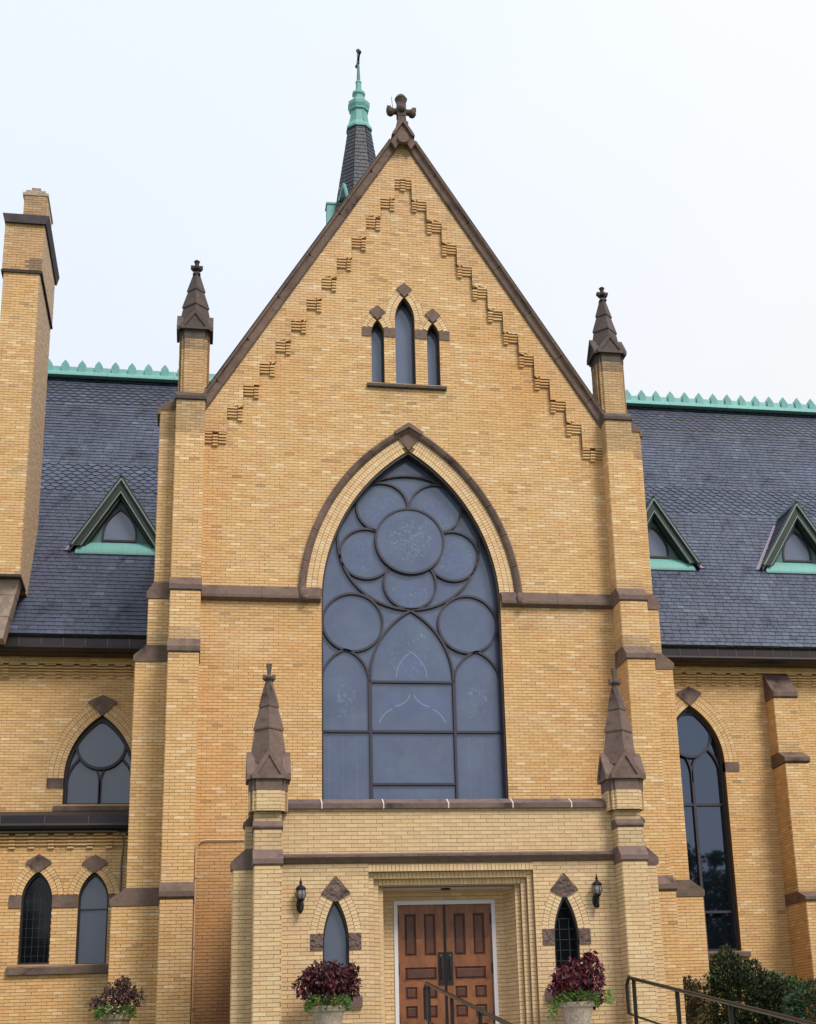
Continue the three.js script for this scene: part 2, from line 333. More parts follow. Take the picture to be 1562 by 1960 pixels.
  // string course at the arch springing
  for (const s of [-1, 1]) for (const [a, b2] of [[2.05, 3.35], [3.35, 4.67]]) {
    const k = vary(C.stone, 0.07), x0 = s > 0 ? a : -b2, x1 = s > 0 ? b2 : -a;
    solid('string_course', M.stone, wall, (b) => b.prism([[0, 11.78], [0.05, 11.78], [0.135, 11.55], [0.135, 11.49], [0.06, 11.43], [0, 11.43]], Xp, x0 + 0.003, x1 - 0.003, k));
  }
}

// ---------------- gable coping, cross
{
  const coping = part('gable_coping', church);
  const prof = [[0, 0.05], [0.0, 0.135], [0.03, 0.165], [0.17, 0.19], [0.19, 0.25], [0.22, 0.262], [0.245, 0.24], [0.25, -0.75], [0.0, -0.75]]; // (n, z)
  for (const s of [-1, 1]) {
    const dir = [s * NRM, -SL * NRM], nn = [s * SL * NRM, NRM];
    const L = 4.66 / NRM, cutsAt = [0.1, 1.25, 2.75, 4.15, 5.55, 6.9, 8.2, L];
    for (let i = 0; i + 1 < cutsAt.length; i++) {
      const k = vary(C.stone, 0.1), p = (t, [n, z]) => [dir[0] * t + nn[0] * n, APEX + dir[1] * t + nn[1] * n, z];
      solid('coping_stone', M.stone, coping, (b) => {
        const a = cutsAt[i] + 0.004, c = cutsAt[i + 1] - 0.004;
        b.loft(prof.map((q) => p(a, q)), prof.map((q) => p(c, q)), k);
      });
    }
    const kd = lin(52, 46, 46), fl = [[0.252, 0.25], [0.268, 0.25], [0.268, -0.76], [0.252, -0.76]];
    solid('coping_flashing', M.gutter, coping, (b) => b.loft(fl.map(([n, z]) => [dir[0] * 0.2 + nn[0] * n, APEX + dir[1] * 0.2 + nn[1] * n, z]), fl.map(([n, z]) => [dir[0] * L + nn[0] * n, APEX + dir[1] * L + nn[1] * n, z]), kd));
  }
  // saddle stone with a round boss and the stone cross
  const k = C.stoneDark;
  solid('saddle_stone', M.stone, coping, (b) => {
    b.prism([[0, 23.56], [0.2, 23.24], [0.3, 23.42], [0.14, 23.76], [0.14, 24.05], [-0.14, 24.05], [-0.14, 23.76], [-0.3, 23.42], [-0.2, 23.24]], Z, -0.6, 0.30, vary(C.stone, 0.05));
    b.prism([[0, 24.1], [0.26, 23.68], [0.29, 23.6], [0.23, 23.6], [0, 23.98], [-0.23, 23.6], [-0.29, 23.6], [-0.26, 23.68]], Z, 0.0, 0.36, vary(C.stone, 0.05));
    const g = new THREE.CylinderGeometry(0.14, 0.16, 0.08, 20); g.rotateX(Math.PI / 2); b.add(at(g, 0, 23.52, 0.33), vary(C.stone, 0.05));
  });
  solid('gable_cross', M.stone, coping, (b) => {
    const z = 0.08, cyl = (r0, r1, h, x, y, rot) => { const g = new THREE.CylinderGeometry(r0, r1, h, 10); if (rot) g.rotateZ(Math.PI / 2); b.add(at(g, x, y, z), k); };
    b.loft([[-0.14, 23.9, z - 0.13], [0.14, 23.9, z - 0.13], [0.14, 23.9, z + 0.13], [-0.14, 23.9, z + 0.13]], [[-0.095, 24.3, z - 0.1], [0.095, 24.3, z - 0.1], [0.095, 24.3, z + 0.1], [-0.095, 24.3, z + 0.1]], k);
    b.box(-0.11, 0.11, 24.3, 24.7, z - 0.11, z + 0.11, k);
    for (const s of [-1, 1]) { cyl(0.085, 0.085, 0.16, s * 0.17, 24.47, 1); const g = new THREE.SphereGeometry(0.125, 10, 8); g.scale(0.85, 0.98, 0.95); b.add(at(g, s * 0.275, 24.45, z), k); b.box(s > 0 ? 0.27 : -0.37, s > 0 ? 0.37 : -0.27, 24.48, 24.57, z - 0.09, z + 0.09, k); }
    const g = new THREE.SphereGeometry(0.11, 10, 8); b.add(at(g, 0, 24.5, z + 0.1), k);
    cyl(0.16, 0.11, 0.16, 0, 24.76, 0); cyl(0.11, 0.165, 0.09, 0, 24.885, 0); const g2 = new THREE.SphereGeometry(0.1, 10, 6); g2.scale(1, 0.5, 1); b.add(at(g2, 0, 24.93, z), k);
  });
  solid('lightning_rod', M.metal, coping, (b) => tubeBag(b, [[-0.2, 24.5, 0.05], [-0.22, 24.7, 0.05], [-0.24, 24.92, 0.05]], 0.008, lin(120, 116, 112), 5));
}

// ---------------- generic window pieces
function frameRing(name, cx, y0, ys, hw, rise, z0, z1, t, parent, k = C.frame) {
  solid(name, M.paint, parent, (b) => b.prism(opening(cx, y0, ys, hw - 0.004, rise - 0.004), Z, z0, z1, k, { holes: [[[cx - hw + t, y0 + t], [cx + hw - t, y0 + t], ...archLine(cx, ys, hw - t, (rise * (hw - t)) / hw)]] }));
}
const paneUV = (g) => g;
function pane(name, pts, z, m, parent, th = 0.012) {
  const b = new Bag(); b.prism(pts, Z, z - th, z, [1, 1, 1]); const g = b.geo(); g.deleteAttribute('color');
  const o = shadow(named(new THREE.Mesh(g, m), name)); parent.add(o); return o;
}
const circ = (cx, cy, r, n = 40) => Array.from({ length: n }, (_, i) => [cx + r * Math.cos((i / n) * Math.PI * 2), cy + r * Math.sin((i / n) * Math.PI * 2)]);
function ringBar(name, cx, cy, r, z, parent, t = 0.024, ry = r) {
  solid(name, M.lead, parent, (b) => { const n = 56, o = [], i = []; for (let k = 0; k < n; k++) { const a = (k / n) * Math.PI * 2; o.push([cx + (r + t) * Math.cos(a), cy + (ry + t) * Math.sin(a)]); i.push([cx + (r - t) * Math.cos(a), cy + (ry - t) * Math.sin(a)]); } b.prism(o, Z, z - 0.02, z + 0.05, C.frame, { holes: [i] }); });
}
function archBar(name, cx, y0, ys, hw, rise, z, parent, t = 0.023) {
  solid(name, M.lead, parent, (b) => { const o = archLine(cx, ys, hw, rise, t, 16), i = archLine(cx, ys, hw, rise, -t, 16); b.prism([[cx + hw + t, y0], ...o, [cx - hw - t, y0], [cx - hw + t, y0], ...i.reverse(), [cx + hw - t, y0]], Z, z - 0.02, z + 0.05, C.frame); });
}
const bar = (name, x0, x1, y0, y1, z, parent) => solid(name, M.lead, parent, (b) => b.box(x0, x1, y0, y1, z - 0.02, z + 0.045, C.frame));
const keyStone = (parent, pts, z, zz, k = C.stone, m = M.stone, name = 'keystone') => solid(name, m, parent, (b) => b.prism(pts, Z, z - 0.1, z + zz, vary(k, 0.06)));

// faint stained glass behind the storm glazing of the great window (seen through it as pale patches)
const stained = (() => {
  const c = document.createElement('canvas'); c.width = 512; c.height = 1024; const x = c.getContext('2d');
  const S = 512 / 4.2, px = (u) => (u + 2.1) * S, py = (v) => 1024 - (v - 7.0) * S;
  x.fillStyle = 'rgb(66,78,105)'; x.fillRect(0, 0, 512, 1024);
  for (let i = 0; i < 1500; i++) { const a = rnd(); x.fillStyle = `rgba(${84 + a * 20},${97 + a * 20},${128 + a * 14},0.06)`; const r = rr(6, 40); x.beginPath(); x.arc(rr(0, 512), rr(0, 1024), r, 0, 7); x.fill(); }
  const glow = (u, v, r, col, n, sp) => { for (let i = 0; i < n; i++) { const a = rr(0, 6.28), d = r * Math.sqrt(rnd()); x.fillStyle = col(); x.beginPath(); x.ellipse(px(u + d * Math.cos(a)), py(v + d * Math.sin(a)), rr(1, sp), rr(1, sp), a, 0, 7); x.fill(); } };
  const blue = () => `rgba(${62 + rnd() * 22},${82 + rnd() * 22},${136 + rnd() * 30},0.09)`, pale = () => `rgba(140,158,176,${0.08 + rnd() * 0.18})`;
  for (const [u, v] of [[-0.62, 13.78], [0.66, 13.78], [-1.05, 12.68], [1.08, 12.68], [0.02, 11.8]]) { glow(u, v, 0.36, blue, 260, 7); glow(u, v, 0.42, pale, 60, 3); for (let k = 0; k < 8; k++) { x.strokeStyle = 'rgba(140,165,190,0.13)'; x.lineWidth = 2; x.beginPath(); x.arc(px(u), py(v), 0.36 * S, k, k + 0.5); x.stroke(); } }
  glow(0.02, 13.05, 0.5, pale, 210, 4); for (let k = 0; k < 40; k++) { const a = rr(0, 6.28), r0 = rr(0, 0.25), r1 = r0 + rr(0.05, 0.25); x.strokeStyle = 'rgba(150,170,185,0.22)'; x.lineWidth = 1.6; x.beginPath(); x.moveTo(px(0.02 + r0 * Math.cos(a)), py(13.05 + r0 * Math.sin(a))); x.lineTo(px(0.02 + r1 * Math.cos(a + 0.2)), py(13.05 + r1 * Math.sin(a + 0.2))); x.stroke(); }
  glow(0, 10.1, 0.3, blue, 240, 7); glow(0, 10.35, 0.55, pale, 70, 4); for (const u of [-0.4, 0.4]) glow(u, 9.25, 0.25, blue, 120, 7);
  x.strokeStyle = 'rgba(175,195,215,0.6)'; x.lineWidth = 4; x.lineCap = 'round';
  for (const s of [-1, 1]) {
    x.strokeStyle = 'rgba(150,172,196,0.5)'; x.lineWidth = 2.6;
    x.beginPath(); x.moveTo(px(s * 0.05), py(9.42)); x.quadraticCurveTo(px(s * 0.12), py(9.22), px(s * 0.38), py(9.16)); x.stroke();
    x.beginPath(); x.moveTo(px(s * 0.46), py(9.1)); x.quadraticCurveTo(px(s * 0.66), py(9.0), px(s * 0.74), py(8.8)); x.stroke();
    x.lineWidth = 2.4; x.strokeStyle = 'rgba(165,185,205,0.4)'; x.beginPath(); x.moveTo(px(s * 0.34), py(9.82)); x.quadraticCurveTo(px(s * 0.36), py(10.15), px(0), py(10.42)); x.stroke(); 
    glow(s * 1.5, 9.4, 0.24, pale, 70, 4); for (let k = 0; k < 14; k++) { x.fillStyle = 'rgba(150,165,180,0.1)'; x.beginPath(); x.ellipse(px(s * 1.5 + rr(-0.22, 0.22)), py(9.0 + rr(-0.1, 0.1)), 5, 2, rr(-0.8, 0.8), 0, 7); x.fill(); }
    for (let k = 0; k < 3; k++) { x.strokeStyle = 'rgba(120,140,160,0.14)'; x.lineWidth = 3; x.beginPath(); x.moveTo(px(s * (1.25 + k * 0.3)), py(7)); x.lineTo(px(s * (1.25 + k * 0.3)), py(8.5)); x.stroke(); }
  }
  const t = new THREE.CanvasTexture(c); t.colorSpace = THREE.SRGBColorSpace; t.wrapS = t.wrapT = THREE.ClampToEdgeWrapping;
  t.repeat.set(1 / 4.2, 1 / 8.4); t.offset.set(0.5, -7.0 / 8.4); return t;
})();
M.stained = new THREE.MeshPhysicalMaterial({ name: 'storm_glazing', map: stained, roughness: 0.17, ior: 1.85, specularIntensity: 1 });

// ---------------- great window
{
  const w = part('great_window', church), z = -0.28;
  frameRing('window_frame', 0, 6.12, bigW.ys, bigW.hw, bigW.rise, -0.34, -0.03, 0.035, w, lin(44, 36, 38));
  pane('pane', opening(0, 6.16, bigW.ys, bigW.hw - 0.02, bigW.rise - 0.03), z - 0.03, M.stained, w);
  ringBar('tracery_ring', 0.0, 13.04, 1.64, z, w, 0.025); 
  for (const [x, y] of [[-0.60, 13.87], [0.64, 13.87], [-0.99, 12.72], [1.02, 12.72], [0.01, 12.02]]) { pane('pane', circ(x, y, 0.59), z - 0.012, M.stained, w); ringBar('tracery_ring', x, y, 0.6, z, w, 0.025); }
  pane('pane', circ(0.02, 13.05, 0.775), z + 0.058, M.stained, w, 0.06); ringBar('tracery_ring', 0.02, 13.05, 0.785, z + 0.04, w, 0.025);
  for (const s of [-1, 1]) {
    pane('pane', circ(s * 1.31, 11.08, 0.66), z - 0.012, M.stained, w); ringBar('tracery_ring', s * 1.31, 11.08, 0.675, z, w, 0.025);
    pane('pane', opening(s * 1.48, 8.6, 9.72, 0.5, 0.7), z - 0.012, M.stained, w); archBar('tracery_arch', s * 1.48, 8.6, 9.72, 0.52, 0.72, z, w);
    pane('pane', rect(s > 0 ? 0.96 : -1.99, s > 0 ? 1.99 : -0.96, 6.3, 8.56), z - 0.015, M.stained, w);
    bar('mullion', s * 0.94 - 0.027, s * 0.94 + 0.027, 6.14, 9.75, z + 0.004, w);
    bar('transom', s > 0 ? 0.97 : -2.0, s > 0 ? 2.0 : -0.97, 8.555, 8.605, z, w);
  }
  pane('pane', opening(0, 9.74, 9.76, 0.9, 1.56), z - 0.012, M.stained, w); archBar('tracery_arch', 0, 9.7, 9.76, 0.94, 1.62, z, w, 0.025);
  pane('pane', rect(-0.9, 0.9, 8.62, 9.68), z - 0.012, M.stained, w); pane('pane', rect(-0.9, 0.9, 7.45, 8.54), z - 0.012, M.stained, w); pane('pane', rect(-0.9, 0.9, 6.2, 7.38), z - 0.012, M.stained, w);
  bar('transom', -0.905, 0.905, 9.685, 9.735, z, w); bar('transom', -0.905, 0.905, 8.555, 8.605, z, w); bar('transom', -0.905, 0.905, 7.39, 7.44, z, w);
  voussoirs(0, bigW.ys, bigW.hw, bigW.rise, 0.0, 3, w, { cut: 0.1, pale: 0.5, yStart: 11.76 });
  // hood mould in stones, label stops, apex block
  const A = { hw: 2.03, rise: 3.74, ys: 11.46 }, a0 = arch(A.hw, A.rise, 0.36), a1 = arch(A.hw, A.rise, 0.52), am = Math.acos(a1.c / a1.r), ts = [0.035, 0.19, 0.35, 0.51, 0.67, 0.83, am - 0.0];
  for (const s of [-1, 1]) for (let i = 0; i + 1 < ts.length; i++) {
    const k = vary(C.stone, 0.09), n = 6, P = (r, t) => [s * (-a0.c + r * Math.cos(t)), A.ys + r * Math.sin(t)], o = [], q = [];
    for (let j = 0; j <= n; j++) { const t = ts[i] + 0.0012 + ((ts[i + 1] - ts[i] - 0.0024) * j) / n; o.push(t); }
    solid('hood_stone', M.stone, w, (b) => { // moulded: bevelled lower lip, rounded top
      const pr = [[a0.r, 0.0], [a0.r, 0.05], [a0.r + 0.05, 0.1], [a0.r + 0.12, 0.13], [a1.r, 0.10], [a1.r, 0]];
      for (let j = 0; j < n; j++) b.loft(pr.map(([r, zz]) => [...P(r, o[j]), zz]), pr.map(([r, zz]) => [...P(r, o[j + 1]), zz]), k, j === 0 || j === n - 1);
    });
  }
  for (const s of [-1, 1]) solid('label_stop', M.stone, w, (b) => { const k = vary(C.stone, 0.05), x = s * 2.46; const g = new THREE.SphereGeometry(0.1, 10, 8); g.scale(0.8, 1.5, 0.8); b.add(at(g, x, 11.6, 0.12), k); const h = new THREE.SphereGeometry(0.07, 8, 6); b.add(at(h, x + 0.06, 11.5, 0.15), k); });
  keyStone(w, [[0, 15.2], [0.26, 15.52], [0.16, 15.72], [0, 15.78], [-0.16, 15.72], [-0.26, 15.52]], 0, 0.05);
  keyStone(w, [[0, 15.86], [0.34, 15.62], [0.30, 15.55], [0, 15.74], [-0.30, 15.55], [-0.34, 15.62]], 0, 0.17, C.stone, M.stone, 'hood_apex');
}

// ---------------- triple lancet in the gable
{
  const w = part('gable_window', church);
  triW.forEach((t, i) => {
    frameRing('window_frame', t.cx, t.y0 + 0.01, t.ys, t.hw, t.rise, -0.42, -0.15, 0.02, w, lin(34, 32, 38));
    pane('pane', opening(t.cx, t.y0, t.ys, t.hw - 0.01, t.rise - 0.01, 0, 10), -0.3, M.pane_blue, w);
    voussoirs(t.cx, t.ys, t.hw, t.rise, 0, 2, w, { pale: 0.45, yStart: Math.max(18.37, t.ys) });
    const yb = i ? 18.6 : 19.25, h = i ? 0.36 : 0.36, hw = 0.19;
    keyStone(w, [[t.cx, yb - 0.02], [t.cx + hw, yb + h * 0.52], [t.cx + hw * 0.85, yb + h * 0.62], [t.cx, yb + h], [t.cx - hw * 0.85, yb + h * 0.62], [t.cx - hw, yb + h * 0.52]], 0, 0.045);
  });
  for (const [a, b2] of [[-1.05, -0.835], [-0.525, -0.26], [0.22, 0.505], [0.815, 1.06]]) solid('impost_stone', M.stone, w, (b) => b.box(a, b2, 18.13, 18.37, -0.2, 0.03, vary(C.stone, 0.07)));
  solid('sill', M.stone, w, (b) => b.prism([[-0.35, 16.96], [0.0, 16.9], [0.09, 16.87], [0.09, 16.8], [0.03, 16.78], [-0.35, 16.78]], Xp, -0.95, 0.94, C.stoneDark));
}

// ---------------- buttresses
const stepSoot = (tops) => sooty((x, y, z) => { for (const t of tops) if (y > t && y < t + 0.3) return 0.25; return 0; });
function buttress({ axis, dir = 1, a0, a1, base, stages, bottom, parent, opt = {}, stoneK = C.stone, lip = 0.045, faces = [1, 1, 1], u0 }) {
  const to = axis === 'z' ? (u, v, w) => [w, v, base + dir * u] : (u, v, w) => [base + dir * u, v, w];
  const tops = stages.slice(0, -1).map((s) => s.y0);
  const ex = opt.extra ?? stepSoot(tops.map((t) => t - 0.02));
  stages.forEach((s, i) => {
    const y1 = s.y1, y0 = s.y0, d = s.d;
    solid('buttress_body', M.mortar, parent, (b) => b.prism(rect(s.back ?? -0.2, d - 0.002, y0, y1), to, a0 + 0.002, a1 - 0.002, opt.tone ? C.mortarP : C.mortar));
    const o = { ...opt, extra: ex };
    if (axis === 'z') {
      if (faces[0]) bricks([rect(a0, a1, y0, y1)], [0, 0, base + dir * d], FX, [0, 0, dir], { ...o, u0: a0 });
      if (faces[1]) faceX(Math.min(base, base + dir * d), Math.max(base, base + dir * d), y0, y1, a0, -1, { ...o, u0: base + dir * d });
      if (faces[2]) faceX(Math.min(base, base + dir * d), Math.max(base, base + dir * d), y0, y1, a1, 1, { ...o, u0: base + dir * d });
    } else {
      const x0 = Math.min(base, base + dir * d), x1 = Math.max(base, base + dir * d);
      faceZ([rect(x0, x1, y0, y1)], a1, { ...o, u0: base + dir * d });
      if (faces[1]) bricks([rect(a0, a1, y0, y1)], [base + dir * d, 0, 0], FZ, [dir, 0, 0], { ...o, u0: a1 });
    }
    const nx = stages[i + 1]; if (!nx) return;
    const k = vary(stoneK, 0.1), yb = nx.y1, yt = y0, dl = nx.d + lip;
    solid('weathering_stone', M.stone, parent, (b) => b.prism([[-0.05, yt], [d + 0.01, yt], [dl, yb + Math.min(0.14, (yt - yb) * 0.4)], [dl, yb + 0.035], [dl - 0.03, yb], [-0.05, yb]], to, a0 - 0.028, a1 + 0.028, k));
  });
}
const corner = part('corner_buttresses', church);
for (const s of [-1, 1]) {
  const A = s > 0 ? 4.68 : -5.31, B = s > 0 ? 5.31 : -4.68;
  const soot = sooty((x, y) => (y > 15.2 ? 0.4 : y > 11.75 && y < 12.05 ? 0.2 : y > 10.3 && y < 10.6 ? 0.35 : 0));
  buttress({ axis: 'z', a0: A, a1: B, base: 0, parent: corner, opt: { extra: soot }, stages: [{ y0: 11.80, y1: 16.02, d: 0.45 }, { y0: 10.37, y1: 11.44, d: 0.63 }, { y0: 5.24, y1: 10.0, d: 0.86 }, { y0: T, y1: 4.9, d: 1.08 }], faces: [1, 1, 1] });
  buttress({ axis: 'x', dir: s, a0: -0.63, a1: 0, base: s * 5.31, parent: corner, opt: { extra: soot }, stages: [{ y0: 11.82, y1: 15.95, d: 0.36 }, { y0: 10.39, y1: 11.45, d: 0.47 }, { y0: 5.24, y1: 10.02, d: 0.70 }, { y0: T, y1: 4.88, d: 0.98 }] });
  // caps under the pinnacle
  solid('weathering_stone', M.stone, corner, (b) => b.prism([[0, 16.3], [0.28, 16.3], [0.5, 16.12], [0.5, 16.04], [0.46, 16.02], [0, 16.02]], Xp, A - 0.03, B + 0.03, vary(C.stoneDark, 0.1)));
  solid('weathering_stone', M.stone, corner, (b) => b.prism([[s * 5.3, 16.32], [s * 5.72, 16.0], [s * 5.74, 15.84], [s * 5.67, 15.84], [s * 5.66, 15.95], [s * 5.3, 15.95]], Z, -0.66, 0.03, vary(C.stone, 0.1)));
}

// ---------------- pinnacles
function pinnacle(parent, cx, cz, p, tone, stoneK, extra) {
  const { c, f, w, y0, y1, yn, gb, gp, L, gw, tiers } = p, k = () => vary(stoneK, 0.06), mk = tone === tonePorch ? C.mortarP : C.mortar;
  solid('shaft', M.mortar, parent, (b) => { b.box(cx - c, cx + c, y0, y1, cz - c, cz + c, mk); b.box(cx - w, cx + w, y0, y1, cz - f, cz + f, mk); b.box(cx - f, cx + f, y0, y1, cz - w, cz + w, mk); });
  const o = { tone, extra };
  bricks([rect(cx - w, cx + w, y0, y1)], [0, 0, cz + f], FX, FZ, { ...o, u0: cx - w });
  for (const s of [-1, 1]) {
    const a = s > 0 ? w : -c, b2 = s > 0 ? c : -w;
    bricks([rect(cx + a, cx + b2, y0, y1)], [0, 0, cz + c], FX, FZ, { ...o, u0: cx + a });
    faceX(cz - w, cz + w, y0, y1, cx + s * f, s, { ...o, u0: cz - w });
    faceX(cz + w, cz + c, y0, y1, cx + s * c, s, { ...o, u0: cz + w }); faceX(cz + c, cz + f, y0, y1, cx + s * w, s, { ...o, u0: cz + c });
  }
  solid('pinnacle_neck', M.stone, parent, (b) => { const kk = k(), e = 0.012; b.box(cx - c - e, cx + c + e, y1, yn, cz - c - e, cz + c + e, kk); b.box(cx - w - e, cx + w + e, y1, yn, cz - f - e, cz + f + e, kk); b.box(cx - f - e, cx + f + e, y1, yn, cz - w - e, cz + w + e, kk); });
  const tri = [[-gw, gb], [gw, gb], [gw, gb + 0.07], [0, gp], [-gw, gb + 0.07]];
  const rim = [[-gw - 0.02, gb - 0.02], [gw + 0.02, gb - 0.02], [gw + 0.02, gb + 0.08], [0, gp + 0.045], [-gw - 0.02, gb + 0.08]], inn = [[-gw + 0.07, gb + 0.045], [gw - 0.07, gb + 0.045], [0, gp - 0.075]];
  solid('gablet', M.stone, parent, (b) => { const kk = k(); b.prism(tri.map(([x, y]) => [cx + x, y]), Z, cz - L, cz + L, kk); for (const s of [-1, 1]) b.prism(rim.map(([x, y]) => [cx + x, y]), Z, s > 0 ? cz + L - 0.12 : cz - L - 0.03, s > 0 ? cz + L + 0.03 : cz - L + 0.12, kk, { holes: [inn.map(([x, y]) => [cx + x, y])] }); });
  solid('gablet', M.stone, parent, (b) => { const kk = k(); b.prism(tri.map(([x, y]) => [cz + x, y]), Xp, cx - L, cx + L, kk); for (const s of [-1, 1]) b.prism(rim.map(([x, y]) => [cz + x, y]), Xp, s > 0 ? cx + L - 0.12 : cx - L - 0.03, s > 0 ? cx + L + 0.03 : cx - L + 0.12, kk, { holes: [inn.map(([x, y]) => [cz + x, y])] }); });
  const dia = (h, y) => [[cx + h, y, cz], [cx, y, cz + h], [cx - h, y, cz], [cx, y, cz - h]];
  for (const [ya, ha, yb, hb] of tiers) solid('spire_stone', M.stone, parent, (b) => { const kk = k(); b.loft(dia(ha, ya), dia(ha + 0.004, ya + 0.028), kk); b.loft(dia(ha + 0.004, ya + 0.028), dia(hb, yb), kk); });
}
const pinnTop = { c: 0.285, f: 0.335, w: 0.225, y0: 16.28, y1: 17.66, yn: 17.95, gb: 17.9, gp: 18.36, L: 0.385, gw: 0.315, tiers: [[18.1, 0.375, 18.62, 0.285], [18.6, 0.312, 19.06, 0.185], [19.04, 0.212, 19.53, 0.075]] };
const pinnSoot = sooty((x, y) => (y > 17.4 ? 0.75 : 0.3));
for (const s of [-1, 1]) {
  const g = part('upper_pinnacle', church), cx = s > 0 ? 4.98 : -4.95, cz = -0.05, k = lin(62, 54, 52);
  pinnacle(g, cx, cz, pinnTop, toneMain, lin(88, 76, 73), pinnSoot);
  solid('finial', M.stone, g, (b) => {
    const y = 19.5; b.loft([[-0.09, 0, -0.09], [0.09, 0, -0.09], [0.09, 0, 0.09], [-0.09, 0, 0.09]].map(([x, q, z]) => [cx + x, y + q, cz + z]), [[-0.05, 0.1, -0.05], [0.05, 0.1, -0.05], [0.05, 0.1, 0.05], [-0.05, 0.1, 0.05]].map(([x, q, z]) => [cx + x, y + q, cz + z]), k);
    for (const q of [-1, 1]) { const h = new THREE.SphereGeometry(0.062, 8, 6); h.scale(1.0, 1.15, 1); b.add(at(h, cx + q * 0.075, y + 0.17, cz), k); b.box(cx + (q > 0 ? 0.05 : -0.14), cx + (q > 0 ? 0.14 : -0.05), y + 0.17, y + 0.235, cz - 0.05, cz + 0.05, k); const h2 = new THREE.SphereGeometry(0.06, 8, 6); b.add(at(h2, cx, y + 0.17, cz + q * 0.08), k); }
    b.add(at(new THREE.CylinderGeometry(0.05, 0.05, 0.16, 8), cx, y + 0.24, cz), k); b.add(at(new THREE.CylinderGeometry(0.075, 0.045, 0.07, 8), cx, y + 0.33, cz), k); b.add(at(new THREE.ConeGeometry(0.075, 0.06, 8), cx, y + 0.395, cz), k);
  });
}
const pinnLow = { c: 0.285, f: 0.34, w: 0.225, y0: 6.06, y1: 6.43, yn: 6.7, gb: 6.66, gp: 7.15, L: 0.37, gw: 0.285, tiers: [[6.95, 0.345, 7.62, 0.255], [7.6, 0.28, 8.06, 0.165], [8.04, 0.187, 8.56, 0.062]] };

